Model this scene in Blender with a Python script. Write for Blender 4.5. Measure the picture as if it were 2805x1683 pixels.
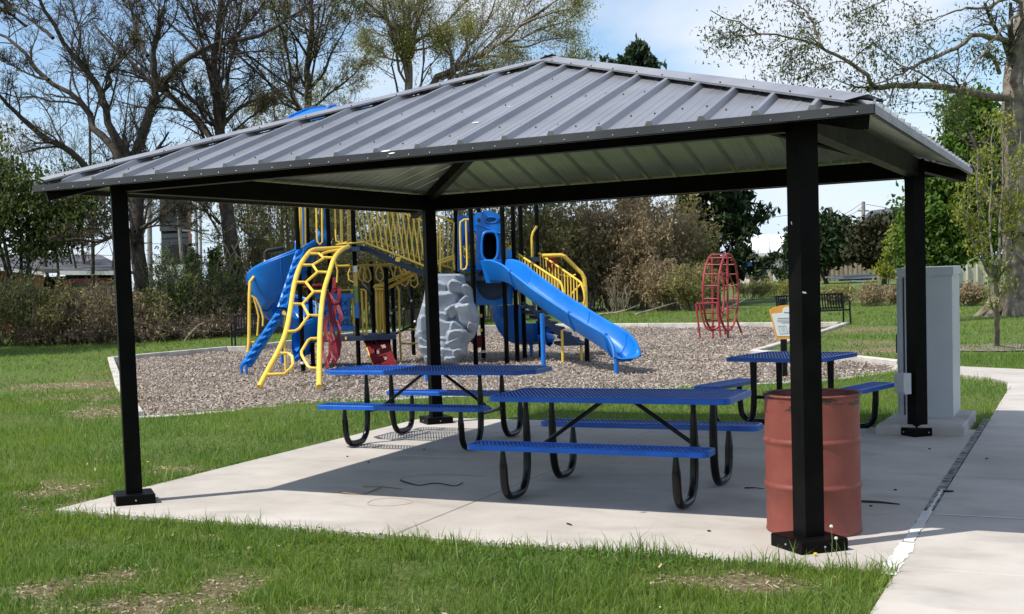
import bpy, math, random
import numpy as np
from mathutils import Vector, Matrix

for _o in list(bpy.data.objects): bpy.data.objects.remove(_o)
SC = bpy.context.scene
COL = SC.collection
R = math.radians

# ------------------------------------------------------------------ camera
FOC, PX, PY = 3487.278, 968.77, 984.52          # focal length and principal point, in pixels of the 2805 x 1683 photograph
CAM = np.array([6.679, -7.862, 1.709])
_yaw, _pit, _rol = -0.528, -0.062, -0.040
FW = np.array([math.sin(_yaw)*math.cos(_pit), math.cos(_yaw)*math.cos(_pit), math.sin(_pit)])
_r0 = np.array([math.cos(_yaw), -math.sin(_yaw), 0.0]); _u0 = np.cross(_r0, FW)
RT = math.cos(_rol)*_r0 + math.sin(_rol)*_u0
UP = -math.sin(_rol)*_r0 + math.cos(_rol)*_u0
cd = bpy.data.cameras.new('camera'); co = bpy.data.objects.new('camera', cd); COL.objects.link(co)
cd.sensor_width = 36.0; cd.sensor_fit = 'HORIZONTAL'; cd.lens = FOC/2805*36
cd.shift_x = (1402.5-PX)/2805; cd.shift_y = (PY-841.5)/2805
cd.clip_start = 0.1; cd.clip_end = 3000
co.matrix_world = Matrix(((RT[0], UP[0], -FW[0], CAM[0]), (RT[1], UP[1], -FW[1], CAM[1]), (RT[2], UP[2], -FW[2], CAM[2]), (0, 0, 0, 1)))
SC.camera = co

# ------------------------------------------------------------------ light
SUN = Vector((-1.18, -1.31, 2.50)).normalized()
sl = bpy.data.lights.new('sun', 'SUN'); sl.energy = 4.4; sl.angle = R(0.53); sl.color = (1.0, 0.955, 0.89)
so = bpy.data.objects.new('sun', sl); COL.objects.link(so); so.location = (-20, -20, 40)
so.rotation_euler = SUN.to_track_quat('Z', 'Y').to_euler()
w = bpy.data.worlds.new('World'); SC.world = w; w.use_nodes = True
nt = w.node_tree; nt.nodes.clear()
N = nt.nodes.new; L = nt.links.new
out = N('ShaderNodeOutputWorld'); bg = N('ShaderNodeBackground'); bg.inputs[1].default_value = 0.135
sky = N('ShaderNodeTexSky'); sky.sky_type = 'NISHITA'; sky.sun_disc = False
sky.sun_elevation = math.asin(SUN.z); sky.sun_rotation = math.atan2(SUN.x, SUN.y)
sky.air_density = 1.0; sky.dust_density = 0.25; sky.ozone_density = 3.0
tc = N('ShaderNodeTexCoord')
mp = N('ShaderNodeMapping'); mp.inputs['Scale'].default_value = (1.0, 1.0, 2.6); mp.inputs['Rotation'].default_value = (R(8), R(-14), R(20)); mp.inputs['Location'].default_value = (0.30, 0.1, 0.0)
L(tc.outputs['Generated'], mp.inputs[0])
nz = N('ShaderNodeTexNoise'); nz.inputs['Scale'].default_value = 4.2; nz.inputs['Detail'].default_value = 6; nz.inputs['Roughness'].default_value = 0.45; nz.inputs['Distortion'].default_value = 0.25
L(mp.outputs[0], nz.inputs[0])
rp = N('ShaderNodeValToRGB'); rp.color_ramp.elements[0].position = 0.43; rp.color_ramp.elements[1].position = 0.62
L(nz.outputs[0], rp.inputs[0])
mul = N('ShaderNodeMath'); mul.operation = 'MULTIPLY'; mul.inputs[1].default_value = 0.88; L(rp.outputs[0], mul.inputs[0])
mx = N('ShaderNodeMix'); mx.data_type = 'RGBA'; mx.inputs[7].default_value = (5.4, 5.75, 6.3, 1)
sep = N('ShaderNodeSeparateXYZ'); L(tc.outputs['Generated'], sep.inputs[0])
hz_ = N('ShaderNodeMapRange'); hz_.inputs[1].default_value = -0.02; hz_.inputs[2].default_value = 0.16; hz_.inputs[3].default_value = 0.85; hz_.inputs[4].default_value = 0.0; L(sep.outputs[2], hz_.inputs[0])
hm = N('ShaderNodeMix'); hm.data_type = 'RGBA'; hm.inputs[7].default_value = (3.9, 5.05, 6.9, 1); L(hz_.outputs[0], hm.inputs[0]); L(sky.outputs[0], hm.inputs[6])
L(mul.outputs[0], mx.inputs[0]); L(hm.outputs[2], mx.inputs[6])
L(mx.outputs[2], bg.inputs[0]); L(bg.outputs[0], out.inputs[0])
vs = SC.view_settings; SC.display_settings.display_device = 'sRGB'
vs.view_transform = 'Standard'; vs.look = 'None'; vs.gamma = 1.0; vs.use_curve_mapping = False; vs.exposure = 0.30
SC.cycles.use_denoising = True; SC.cycles.max_bounces = 7; SC.cycles.transparent_max_bounces = 6
SC.cycles.diffuse_bounces = 3; SC.cycles.glossy_bounces = 3; SC.cycles.caustics_reflective = False; SC.cycles.caustics_refractive = False

# ------------------------------------------------------------------ pixel helpers: a point of the place from where the photograph shows it
def at(px, py, d):
    return CAM + d*(FW + RT*(px-PX)/FOC - UP*(py-PY)/FOC)
def gz(px, py, z=0.0):
    v = FW + RT*(px-PX)/FOC - UP*(py-PY)/FOC
    return CAM + v*(z-CAM[2])/v[2]
def zoom(x0, y0, s):
    return lambda x, y, d: at(x0+x*s, y0+y*s, d)
def depth(p): return float((np.array(p)-CAM) @ FW)
def height(px, py, x, y):      # height above the ground of row py on the upright at x, y
    lo, hi = -3.0, 60.0
    for _ in range(50):
        m = (lo+hi)/2; q = np.array((x, y, m))-CAM
        if PY-FOC*(q@UP)/(q@FW) > py: lo = m
        else: hi = m
    return lo

# ------------------------------------------------------------------ mesh helpers
def ease(pts, n):
    """Catmull-Rom through pts, n points along it."""
    P = [np.array(p, float) for p in pts]
    if len(P) == 2: return np.array([P[0]+(P[1]-P[0])*t for t in np.linspace(0, 1, n)])
    P = [2*P[0]-P[1]]+P+[2*P[-1]-P[-2]]
    o = []
    m = len(P)-3
    for t in np.linspace(0, m, n):
        i = min(int(t), m-1); f = t-i
        a, b, c, d = P[i:i+4]
        o.append(.5*((2*b)+(c-a)*f+(2*a-5*b+4*c-d)*f*f+(3*b-a-3*c+d)*f**3))
    return np.array(o)

class MB:
    def __init__(s): s.v = []; s.f = []
    def add(s, vs, fs):
        n = len(s.v); s.v += [tuple(map(float, q)) for q in vs]; s.f += [tuple(n+i for i in q) for q in fs]; return s
    def box(s, c, size, M=None):
        x, y, z = (q/2 for q in size)
        vs = [Vector((a, b, d)) for a in (-x, x) for b in (-y, y) for d in (-z, z)]
        if M is not None: vs = [M @ q for q in vs]
        c = Vector(c); vs = [q+c for q in vs]
        return s.add(vs, [(0, 1, 3, 2), (4, 6, 7, 5), (0, 4, 5, 1), (2, 3, 7, 6), (0, 2, 6, 4), (1, 5, 7, 3)])
    def bar(s, a, b, wd, ht, up=(0, 0, 1)):
        """rectangular bar from a to b"""
        a, b = Vector(a), Vector(b); t = (b-a).normalized(); up = Vector(up)
        sd = t.cross(up).normalized(); u = sd.cross(t).normalized()
        vs = [p+sd*(i*wd/2)+u*(j*ht/2) for p in (a, b) for i, j in ((-1, -1), (1, -1), (1, 1), (-1, 1))]
        return s.add(vs, [(0, 1, 2, 3), (7, 6, 5, 4), (0, 4, 5, 1), (1, 5, 6, 2), (2, 6, 7, 3), (3, 7, 4, 0)])
    def tube(s, pts, r, n=8, closed=False, cap=True):
        P = [Vector(q) for q in pts]; K = len(P)
        rr = list(r) if hasattr(r, '__len__') else [r]*K
        T = []
        for i in range(K):
            a = P[(i-1) % K] if (closed or i > 0) else P[i]
            b = P[(i+1) % K] if (closed or i < K-1) else P[i]
            d = b-a; T.append(d.normalized() if d.length > 1e-9 else Vector((0, 0, 1)))
        ref = Vector((0, 0, 1)) if abs(T[0].z) < .9 else Vector((1, 0, 0))
        sd = T[0].cross(ref).normalized(); vs = []
        for i in range(K):
            sd = (sd-T[i]*sd.dot(T[i])); sd = sd.normalized() if sd.length > 1e-6 else T[i].orthogonal().normalized()
            u = T[i].cross(sd)
            for k in range(n):
                a = 2*math.pi*k/n; vs.append(P[i]+(sd*math.cos(a)+u*math.sin(a))*rr[i])
        fs = []
        for i in range(K if closed else K-1):
            j = (i+1) % K
            for k in range(n): fs.append((i*n+k, i*n+(k+1) % n, j*n+(k+1) % n, j*n+k))
        if cap and not closed: fs += [tuple(range(n))[::-1], tuple((K-1)*n+k for k in range(n))]
        return s.add(vs, fs)
    def lathe(s, c, prof, n=32, cap=False):
        vs = [(c[0]+r*math.cos(2*math.pi*k/n), c[1]+r*math.sin(2*math.pi*k/n), c[2]+z) for r, z in prof for k in range(n)]
        fs = [(i*n+k, i*n+(k+1) % n, (i+1)*n+(k+1) % n, (i+1)*n+k) for i in range(len(prof)-1) for k in range(n)]
        if cap: fs += [tuple((len(prof)-1)*n+k for k in range(n))]
        return s.add(vs, fs)
    def prism(s, poly, d):
        """poly: 3D outline; d: extrusion vector"""
        n = len(poly); P = [Vector(p) for p in poly]; d = Vector(d)
        return s.add(P+[p+d for p in P], [tuple(range(n))[::-1], tuple(range(n, 2*n))]+[(i, (i+1) % n, n+(i+1) % n, n+i) for i in range(n)])
    def grid(s, G):
        """G[i][j] points"""
        a, b = len(G), len(G[0])
        return s.add([p for row in G for p in row], [(i*b+j, i*b+j+1, (i+1)*b+j+1, (i+1)*b+j) for i in range(a-1) for j in range(b-1)])
    def sphere(s, c, r, n=10, m=6, sq=(1, 1, 1)):
        vs = [(c[0]+r*sq[0]*math.sin(math.pi*i/m)*math.cos(2*math.pi*k/n), c[1]+r*sq[1]*math.sin(math.pi*i/m)*math.sin(2*math.pi*k/n), c[2]+r*sq[2]*math.cos(math.pi*i/m)) for i in range(m+1) for k in range(n)]
        return s.add(vs, [(i*n+k, (i+1)*n+k, (i+1)*n+(k+1) % n, i*n+(k+1) % n) for i in range(m) for k in range(n)])
    def mesh(s, name, smooth=False):
        me = bpy.data.meshes.new(name); me.from_pydata(s.v, [], s.f)
        if smooth:
            me.polygons.foreach_set('use_smooth', [True]*len(me.polygons))
            try: me.set_sharp_from_angle(angle=R(38))
            except Exception: pass
        me.update(); return me

def np_mesh(name, V, quads=None, tris=None, smooth=False):
    me = bpy.data.meshes.new(name)
    nq = 0 if quads is None else len(quads); ntr = 0 if tris is None else len(tris)
    idx = []; st = []
    if nq: idx.append(np.asarray(quads).reshape(-1)); st.append(np.arange(nq)*4)
    if ntr: idx.append(np.asarray(tris).reshape(-1)); st.append(nq*4+np.arange(ntr)*3)
    idx = np.concatenate(idx).astype(np.int32); st = np.concatenate(st).astype(np.int32)
    me.vertices.add(len(V)); me.vertices.foreach_set('co', np.asarray(V, np.float32).reshape(-1))
    me.loops.add(len(idx)); me.loops.foreach_set('vertex_index', idx)
    me.polygons.add(len(st)); me.polygons.foreach_set('loop_start', st)
    me.update(calc_edges=True)
    if smooth: me.polygons.foreach_set('use_smooth', np.ones(len(st), bool))
    return me

def link(name, me, mat, parent=None, world=True):
    o = bpy.data.objects.new(name, me); COL.objects.link(o)
    if mat is not None and len(me.materials) == 0: me.materials.append(mat)
    if parent is not None:
        o.parent = parent
        if world and parent.type == 'EMPTY': o.location = -parent.location
    return o
def obj(name, mb, mat, parent=None, smooth=False, world=True):
    return link(name, mb.mesh(name, smooth), mat, parent, world)
def tag(o, label=None, cat=None, group=None, kind=None):
    if label: o['label'] = label
    if cat: o['category'] = cat
    if group: o['group'] = group
    if kind: o['kind'] = kind
    return o
def thing(name, label, cat, loc=(0, 0, 0), rz=0.0, group=None):
    o = bpy.data.objects.new(name, None); COL.objects.link(o); o.location = Vector(loc); o.rotation_euler = (0, 0, rz)
    o.empty_display_size = .2
    return tag(o, label, cat, group)
def struct(o): o['kind'] = 'structure'; return o
def copy_tree(o, parent=None):
    c = o.copy(); COL.objects.link(c)
    if parent is not None: c.parent = parent
    for ch in list(o.children): copy_tree(ch, c)
    return c

# ------------------------------------------------------------------ materials
def new_mat(name):
    m = bpy.data.materials.new(name); m.use_nodes = True
    return m, m.node_tree, m.node_tree.nodes['Principled BSDF']
def pm(name, col, rough=.5, var=.12, scale=3.0, bump=0.0, bscale=60.0, metal=0.0, spec=.5, col2=None, lo=.35, hi=.65, coat=0.0, detail=5):
    """principled paint, plastic or stone with uneven colour, gloss and relief"""
    m, t, b = new_mat(name); n = t.nodes.new; l = t.links.new
    tc = n('ShaderNodeTexCoord'); nz = n('ShaderNodeTexNoise'); nz.inputs['Scale'].default_value = scale; nz.inputs['Detail'].default_value = detail
    l(tc.outputs['Object'], nz.inputs[0])
    rp = n('ShaderNodeValToRGB'); e = rp.color_ramp.elements; e[0].position = lo; e[1].position = hi
    c2 = col2 if col2 else tuple(min(1, c*(1+var)) for c in col)
    c1 = col if col2 else tuple(c*(1-var) for c in col)
    e[0].color = (*c1, 1); e[1].color = (*c2, 1)
    l(nz.outputs[0], rp.inputs[0]); l(rp.outputs[0], b.inputs['Base Color'])
    mr = n('ShaderNodeMapRange'); mr.inputs[3].default_value = max(.03, rough-.1); mr.inputs[4].default_value = min(1, rough+.1); l(nz.outputs[0], mr.inputs[0]); l(mr.outputs[0], b.inputs['Roughness'])
    b.inputs['Metallic'].default_value = metal; b.inputs['Specular IOR Level'].default_value = spec; b.inputs['Coat Weight'].default_value = coat
    if bump:
        n2 = n('ShaderNodeTexNoise'); n2.inputs['Scale'].default_value = bscale; n2.inputs['Detail'].default_value = 4; l(tc.outputs['Object'], n2.inputs[0])
        bp = n('ShaderNodeBump'); bp.inputs['Strength'].default_value = bump; bp.inputs['Distance'].default_value = .02; l(n2.outputs[0], bp.inputs['Height']); l(bp.outputs[0], b.inputs['Normal'])
    return m
def leafy(name, cols, trans=.35, rough=.6, patch=0.0, pcol=None, pscale=.5):
    """foliage: every leaf or blade its own tone, light passing through"""
    m, t, b = new_mat(name); n = t.nodes.new; l = t.links.new
    g = n('ShaderNodeNewGeometry'); rp = n('ShaderNodeValToRGB'); e = rp.color_ramp.elements
    while len(e) < len(cols): e.new(.5)
    for i, c in enumerate(cols): e[i].position = i/(len(cols)-1); e[i].color = (*c, 1)
    l(g.outputs['Random Per Island'], rp.inputs[0]); src = rp.outputs[0]
    if patch:
        nz = n('ShaderNodeTexNoise'); nz.inputs['Scale'].default_value = pscale; nz.inputs['Detail'].default_value = 3; l(g.outputs['Position'], nz.inputs[0])
        r2 = n('ShaderNodeMapRange'); r2.inputs[1].default_value = .42; r2.inputs[2].default_value = .66; r2.inputs[4].default_value = patch; l(nz.outputs[0], r2.inputs[0])
        mx = n('ShaderNodeMix'); mx.data_type = 'RGBA'; l(r2.outputs[0], mx.inputs[0]); l(src, mx.inputs[6]); mx.inputs[7].default_value = (*pcol, 1); src = mx.outputs[2]
    l(src, b.inputs['Base Color']); b.inputs['Roughness'].default_value = rough; b.inputs['Specular IOR Level'].default_value = .25
    tr = n('ShaderNodeBsdfTranslucent'); hs = n('ShaderNodeHueSaturation'); hs.inputs['Saturation'].default_value = 1.1; hs.inputs['Value'].default_value = 1.25; l(src, hs.inputs['Color']); l(hs.outputs[0], tr.inputs[0])
    ms = n('ShaderNodeMixShader'); ms.inputs[0].default_value = trans; l(b.outputs[0], ms.inputs[1]); l(tr.outputs[0], ms.inputs[2]); l(ms.outputs[0], t.nodes['Material Output'].inputs[0])
    return m
M = {}
M['black'] = pm('black_paint', (.0035, .0035, .004), .24, .3, 4, bump=.02, bscale=120, spec=.28)
M['blackpost'] = pm('black_powder_coat', (.0045, .0042, .004), .42, .3, 6, bump=.03, bscale=200, spec=.06)
M['blue'] = pm('blue_moulded_plastic', (.003, .160, .56), .34, .1, 2.5, bump=.03, bscale=90, spec=.5)
M['tableblue'] = pm('blue_vinyl_coating', (.006, .105, .50), .33, .15, 5, bump=.05, bscale=150, spec=.5)
M['navy'] = pm('navy_deck_coating', (.02, .04, .085), .6, .2, 4)
M['yellow'] = pm('yellow_paint', (.86, .57, .065), .35, .08, 5, spec=.5, coat=.2)
M['red'] = pm('red_plastic', (.145, .010, .016), .55, .12, 4, bump=.04, bscale=80, spec=.22)
M['loopred'] = pm('worn_red_paint', (.30, .03, .035), .42, .25, 7, spec=.5)
M['rock'] = pm('grey_moulded_rock', (.30, .335, .38), .45, .09, 3, bump=.08, bscale=40)
M['white'] = pm('white_paint', (.78, .78, .76), .5, .05, 5)
M['cabinet'] = pm('grey_enamel', (.49, .51, .525), .5, .05, 2.5, bump=.06, bscale=220)
M['boxgrey'] = pm('light_grey_plastic', (.50, .51, .52), .5, .05, 8)
M['steel'] = pm('zinc_steel', (.55, .54, .52), .35, .1, 20, metal=.8)
M['dark'] = pm('dark_rubber', (.012, .012, .013), .7, .2, 9)
M['orange'] = pm('orange_sign_paint', (.80, .36, .055), .45, .04, 4)
M['paper'] = pm('white_sign_paper', (.80, .80, .78), .5, .03, 6)
M['ink'] = pm('grey_print', (.22, .22, .24), .6, .1, 9)
M['navyink'] = pm('navy_print', (.012, .025, .10), .5, .1, 9)
M['green'] = pm('green_sticker', (.16, .26, .06), .5, .1, 9)
M['tan'] = pm('tan_sticker', (.66, .42, .10), .5, .1, 9)
M['bluesticker'] = pm('blue_sticker', (.03, .17, .5), .5, .1, 9)
M['twig'] = pm('dry_twig', (.030, .022, .016), .85, .4, 12)
M['bark'] = pm('rough_bark', (.026, .020, .016), .9, .4, 6, bump=.9, bscale=14, col2=(.085, .066, .05))
M['bark2'] = pm('grey_bark', (.10, .08, .06), .9, .4, 4, bump=.9, bscale=12, col2=(.27, .22, .165))
M['bark3'] = pm('smooth_grey_bark', (.26, .235, .20), .85, .3, 7, bump=.5, bscale=25, col2=(.13, .11, .095))
M['paletwig'] = pm('pale_dead_stem', (.34, .29, .225), .85, .3, 3, col2=(.16, .13, .10))
M['browntwig'] = pm('brown_brush_stem', (.20, .145, .09), .85, .35, 2.2, col2=(.38, .29, .19))
M['wood'] = pm('weathered_board', (.40, .31, .22), .8, .2, 2.0, bump=.3, bscale=12)
M['grain'] = pm('grey_steel_cladding', (.060, .064, .075), .55, .25, .8)
M['shingle'] = pm('grey_shingle', (.085, .088, .10), .85, .4, 1.4, bump=.6, bscale=9)
M['rustwall'] = pm('rust_orange_cladding', (.31, .105, .035), .7, .25, .9)
M['greywall'] = pm('weathered_grey_board', (.33, .30, .28), .8, .2, 1.2)
M['cream'] = pm('cream_fence_panel', (.52, .50, .40), .7, .08, .8)
M['pinkwall'] = pm('pale_pink_siding', (.56, .43, .40), .7, .06, .5)
M['glass'] = pm('dark_window_glass', (.03, .035, .04), .12, .1, 2)
M['creosote'] = pm('grey_pole_wood', (.22, .20, .185), .85, .2, 2)
M['cable'] = pm('cable_sheath', (.04, .04, .045), .7, .1, 4)
M['droppings'] = pm('white_dropping', (.75, .75, .72), .8, .05, 30)
# ------------------------------------------------------------------ ground
GZ = -0.035
rng = np.random.default_rng(7)
def inpoly(x, y, poly):
    c = np.zeros(np.shape(x), bool); n = len(poly)
    for i in range(n):
        x1, y1 = poly[i][:2]; x2, y2 = poly[(i+1) % n][:2]
        if y1 == y2: continue
        c ^= ((y1 > y) != (y2 > y)) & (x < (x2-x1)*(y-y1)/(y2-y1)+x1)
    return c
def seg_d(x, y, a, b):
    ax, ay = a[:2]; bx, by = b[:2]; dx, dy = bx-ax, by-ay; t = np.clip(((x-ax)*dx+(y-ay)*dy)/(dx*dx+dy*dy+1e-9), 0, 1)
    return np.hypot(x-ax-t*dx, y-ay-t*dy)
_kl = [gz(*p) for p in [(380, 1135), (329, 1058), (303, 982), (373, 975), (620, 953), (676, 951.5)]]
_kf = [gz(*p) for p in [(676, 951.5), (1000, 909), (1435, 891), (1780, 889), (2319, 885.5)]]
_kr = [gz(*p) for p in [(2319, 885.5), (2265, 905), (2063, 964), (2323, 977), (2468, 993)]]
_ff = [gz(*p) for p in [(2468, 1012), (2253, 1036), (1780, 1061), (1200, 1080), (840, 1099), (700, 1114), (500, 1129), (380, 1135)]]
MULCH = [p for q in (_kl, _kf[1:], _kr[1:], _ff) for p in q]
SLAB = (-0.42, 5.68, -0.46, 5.95)
WALKX = (5.73, 7.35)
BRANCH = [(5.72, 10.2), (7.4, 10.2), (7.6, 12.6), (6.2, 13.1), (4.9, 13.9), (3.9, 14.9), (3.95, 13.35), (4.7, 12.75), (5.35, 12.0), (5.68, 11.2)]
PAD = [gz(1900+x*.5277, 900+y*.5277, .1)[:2] for x, y in ((945, 498), (1403, 508), (1466, 424), (1075, 418))]
def hard(x, y, g=0.0):
    m = (x > SLAB[0]+g) & (x < SLAB[1]+.1) & (y > SLAB[2]+g) & (y < SLAB[3]-g)
    m |= (x > WALKX[0]+g*.6) & (x < WALKX[1]-g) & (y < 11.2)
    m |= inpoly(x, y, BRANCH) | inpoly(x, y, PAD)
    return m
# bare and thin places of the lawn: (x, y, rx, ry)
BARE = []
for px, py, rx, ry in [(150, 1603, .30, .12), (400, 1638, .42, .12), (640, 1590, .22, .14), (560, 1655, .30, .10), (540, 1470, .10, .08), (2000, 1592, .42, .10), (2090, 1604, .30, .08),
                       (230, 1050, 1.2, .5), (280, 1080, 1.0, .5), (160, 1085, .7, .4), (290, 1120, .5, .5), (170, 1330, .35, .22), (200, 1375, .35, .14), (340, 1015, .6, .6), (225, 1540, .10, .06), (350, 1565, .2, .06),
                       (2400, 935, .8, .4), (2330, 902, 1.1, .6), (2430, 955, 1.0, .4), (870, 1665, .25, .08), (1050, 1650, .2, .05), (500, 1275, .25, .15)]:
    p = gz(px, py); BARE.append((p[0], p[1], rx, ry))
def bare(x, y):
    b = np.zeros(np.shape(x))
    wob = .25*np.sin(x*9+1.3*np.sin(y*7))+.25*np.sin(y*11+1.1*np.sin(x*8))
    ca, sa = math.cos(-_yaw), math.sin(-_yaw)
    for cx, cy, rx, ry in BARE:
        u = (x-cx)*ca-(y-cy)*sa*-1; u = (x-cx)*RT[0]+(y-cy)*RT[1]; v = (x-cx)*FW[0]+(y-cy)*FW[1]
        b = np.maximum(b, np.clip(1.45-np.hypot(u/rx, v/(ry*1.9))+wob, 0, 1))
    return b
def rough_z(x, y): return .012*np.sin(x*1.7+.6*np.sin(y*1.1))+.012*np.sin(y*2.3+x*.7)
xs = np.concatenate([-np.geomspace(700, 17.2, 26), np.arange(-17, 9.01, .2), np.geomspace(9.2, 700, 28)])
ys = np.concatenate([-np.geomspace(300, 9.2, 14), np.arange(-9, 33.01, .2), np.geomspace(33.3, 1200, 30)])
X, Y = np.meshgrid(xs, ys, indexing='ij')
Z = GZ+rough_z(X, Y)*np.clip(1-np.hypot(X, Y-10)/200, 0, 1)
Z[inpoly(X, Y, MULCH)] = -.30; Z[hard(X, Y, .12)] = -.16
a, b = X.shape; ii = np.arange(a*b).reshape(a, b)
Q = np.stack([ii[:-1, :-1], ii[1:, :-1], ii[1:, 1:], ii[:-1, 1:]], -1).reshape(-1, 4)
me = np_mesh('lawn', np.stack([X, Y, Z], -1).reshape(-1, 3), Q, smooth=True)
at_ = me.attributes.new('bare', 'FLOAT', 'POINT'); at_.data.foreach_set('value', bare(X, Y).reshape(-1).astype(np.float32))
m, t, bs = new_mat('lawn_soil'); n = t.nodes.new; l = t.links.new
g = n('ShaderNodeNewGeometry'); A = n('ShaderNodeAttribute'); A.attribute_name = 'bare'
n1 = n('ShaderNodeTexNoise'); n1.inputs['Scale'].default_value = 22; n1.inputs['Detail'].default_value = 7; n1.inputs['Roughness'].default_value = .7; l(g.outputs['Position'], n1.inputs[0])
n2 = n('ShaderNodeTexNoise'); n2.inputs['Scale'].default_value = .33; n2.inputs['Detail'].default_value = 6; l(g.outputs['Position'], n2.inputs[0])
r1 = n('ShaderNodeValToRGB'); e = r1.color_ramp.elements; e[0].position = .32; e[1].position = .70; e[0].color = (.030, .060, .013, 1); e[1].color = (.20, .265, .07, 1); l(n1.outputs[0], r1.inputs[0])
r2 = n('ShaderNodeMapRange'); r2.inputs[1].default_value = .45; r2.inputs[2].default_value = .75; r2.inputs[4].default_value = .55; l(n2.outputs[0], r2.inputs[0])
mA = n('ShaderNodeMix'); mA.data_type = 'RGBA'; mA.inputs[7].default_value = (.135, .130, .045, 1); l(r2.outputs[0], mA.inputs[0]); l(r1.outputs[0], mA.inputs[6])
r3 = n('ShaderNodeValToRGB'); e = r3.color_ramp.elements; e[0].position = .35; e[1].position = .66; e[0].color = (.10, .070, .040, 1); e[1].color = (.36, .28, .18, 1); l(n1.outputs[0], r3.inputs[0])
mB = n('ShaderNodeMix'); mB.data_type = 'RGBA'; l(A.outputs['Fac'], mB.inputs[0]); l(mA.outputs[2], mB.inputs[6]); l(r3.outputs[0], mB.inputs[7]); l(mB.outputs[2], bs.inputs['Base Color'])
bp = n('ShaderNodeBump'); bp.inputs['Strength'].default_value = .9; bp.inputs['Distance'].default_value = .05; l(n1.outputs[0], bp.inputs['Height']); l(bp.outputs[0], bs.inputs['Normal'])
bs.inputs['Roughness'].default_value = .9; bs.inputs['Specular IOR Level'].default_value = .15
M['lawn'] = m
struct(link('ground', me, M['lawn']))

# wood chips of the play area
m, t, bs = new_mat('wood_chip_bed'); n = t.nodes.new; l = t.links.new
g = n('ShaderNodeNewGeometry'); mpg = n('ShaderNodeMapping'); mpg.inputs['Scale'].default_value = (1, 1.7, 1); mpg.inputs['Rotation'].default_value = (0, 0, .7); l(g.outputs['Position'], mpg.inputs[0])
v = n('ShaderNodeTexVoronoi'); v.inputs['Scale'].default_value = 30; v.inputs['Randomness'].default_value = 1; l(mpg.outputs[0], v.inputs[0])
rp_ = n('ShaderNodeValToRGB'); e = rp_.color_ramp.elements; e[0].color = (.16, .125, .095, 1); e[1].color = (.52, .45, .385, 1); e.new(.45).color = (.29, .23, .18, 1); e.new(.75).color = (.38, .315, .255, 1)
sepc = n('ShaderNodeSeparateColor'); l(v.outputs['Color'], sepc.inputs[0]); l(sepc.outputs[0], rp_.inputs[0])
n2 = n('ShaderNodeTexNoise'); n2.inputs['Scale'].default_value = .5; n2.inputs['Detail'].default_value = 4; l(g.outputs['Position'], n2.inputs[0])
mr = n('ShaderNodeMapRange'); mr.inputs[1].default_value = .35; mr.inputs[2].default_value = .7; mr.inputs[3].default_value = .78; mr.inputs[4].default_value = 1.15; l(n2.outputs[0], mr.inputs[0])
mm = n('ShaderNodeMix'); mm.data_type = 'RGBA'; mm.blend_type = 'MULTIPLY'; mm.inputs[0].default_value = 1; l(rp_.outputs[0], mm.inputs[6]); l(mr.outputs[0], mm.inputs[7]); l(mm.outputs[2], bs.inputs['Base Color'])
bp = n('ShaderNodeBump'); bp.inputs['Strength'].default_value = 1.0; bp.inputs['Distance'].default_value = .05; l(v.outputs['Distance'], bp.inputs['Height']); bp.invert = True; l(bp.outputs[0], bs.inputs['Normal']); bs.inputs['Roughness'].default_value = .9
M['mulch'] = m
xs = np.arange(-16, 5.5, .22); ys = np.arange(4.8, 33, .22); X, Y = np.meshgrid(xs, ys, indexing='ij')
Z = -.10+.018*np.sin(X*2.1+np.sin(Y*1.7))+.018*np.sin(Y*2.6+1.2*np.sin(X*1.3))
a, b = X.shape; ii = np.arange(a*b).reshape(a, b); Q = np.stack([ii[:-1, :-1], ii[1:, :-1], ii[1:, 1:], ii[:-1, 1:]], -1).reshape(-1, 4)
inm = inpoly(X, Y, MULCH).reshape(-1); Q = Q[inm[Q].any(1)]
used = np.unique(Q); rem = np.zeros(a*b, int); rem[used] = np.arange(len(used))
struct(link('mulch_bed', np_mesh('mulch_bed', np.stack([X, Y, Z], -1).reshape(-1, 3)[used], rem[Q], smooth=True), M['mulch']))
def in_view(x, y, marg=.06):
    dx, dy = x-CAM[0], y-CAM[1]; z = dx*FW[0]+dy*FW[1]; q = (dx*RT[0]+dy*RT[1])/np.maximum(z, .1)
    return (z > 3.5) & (q > -968/FOC-marg) & (q < 1836/FOC+marg), z
def scatter(n, d0, d1, seed, power=1.0):
    """n points of the wedge in view between two distances"""
    r = np.random.default_rng(seed); a0, a1 = -968/FOC-.07, 1836/FOC+.07
    z = np.sqrt(r.uniform(d0**2, d1**2, n)) if power == 1 else d0+(d1-d0)*r.uniform(0, 1, n)**power
    q = r.uniform(a0, a1, n); f2 = FW[:2]/np.hypot(*FW[:2])
    return CAM[0]+z*(f2[0]+RT[0]*q), CAM[1]+z*(f2[1]+RT[1]*q), z, r
x, y, z, r = scatter(260000, 15, 42, 3, 1.25); k = inpoly(x, y, MULCH); x, y, z = x[k][:75000], y[k][:75000], z[k][:75000]; n_ = len(x)
th = r.uniform(0, 6.28, n_); ln = r.uniform(.010, .030, n_); wd = r.uniform(.005, .010, n_)*(1+z*.012); tl = r.normal(0, .45, n_); tw = r.normal(0, .5, n_)
u = np.stack([np.cos(th)*np.cos(tl), np.sin(th)*np.cos(tl), np.sin(tl)], 1); s_ = np.stack([-np.sin(th)*np.cos(tw), np.cos(th)*np.cos(tw), np.sin(tw)], 1)
c_ = np.stack([x, y, -.082+.018*np.sin(x*2.1+np.sin(y*1.7))+.018*np.sin(y*2.6+1.2*np.sin(x*1.3))+r.uniform(-.006, .014, n_)], 1)
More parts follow.
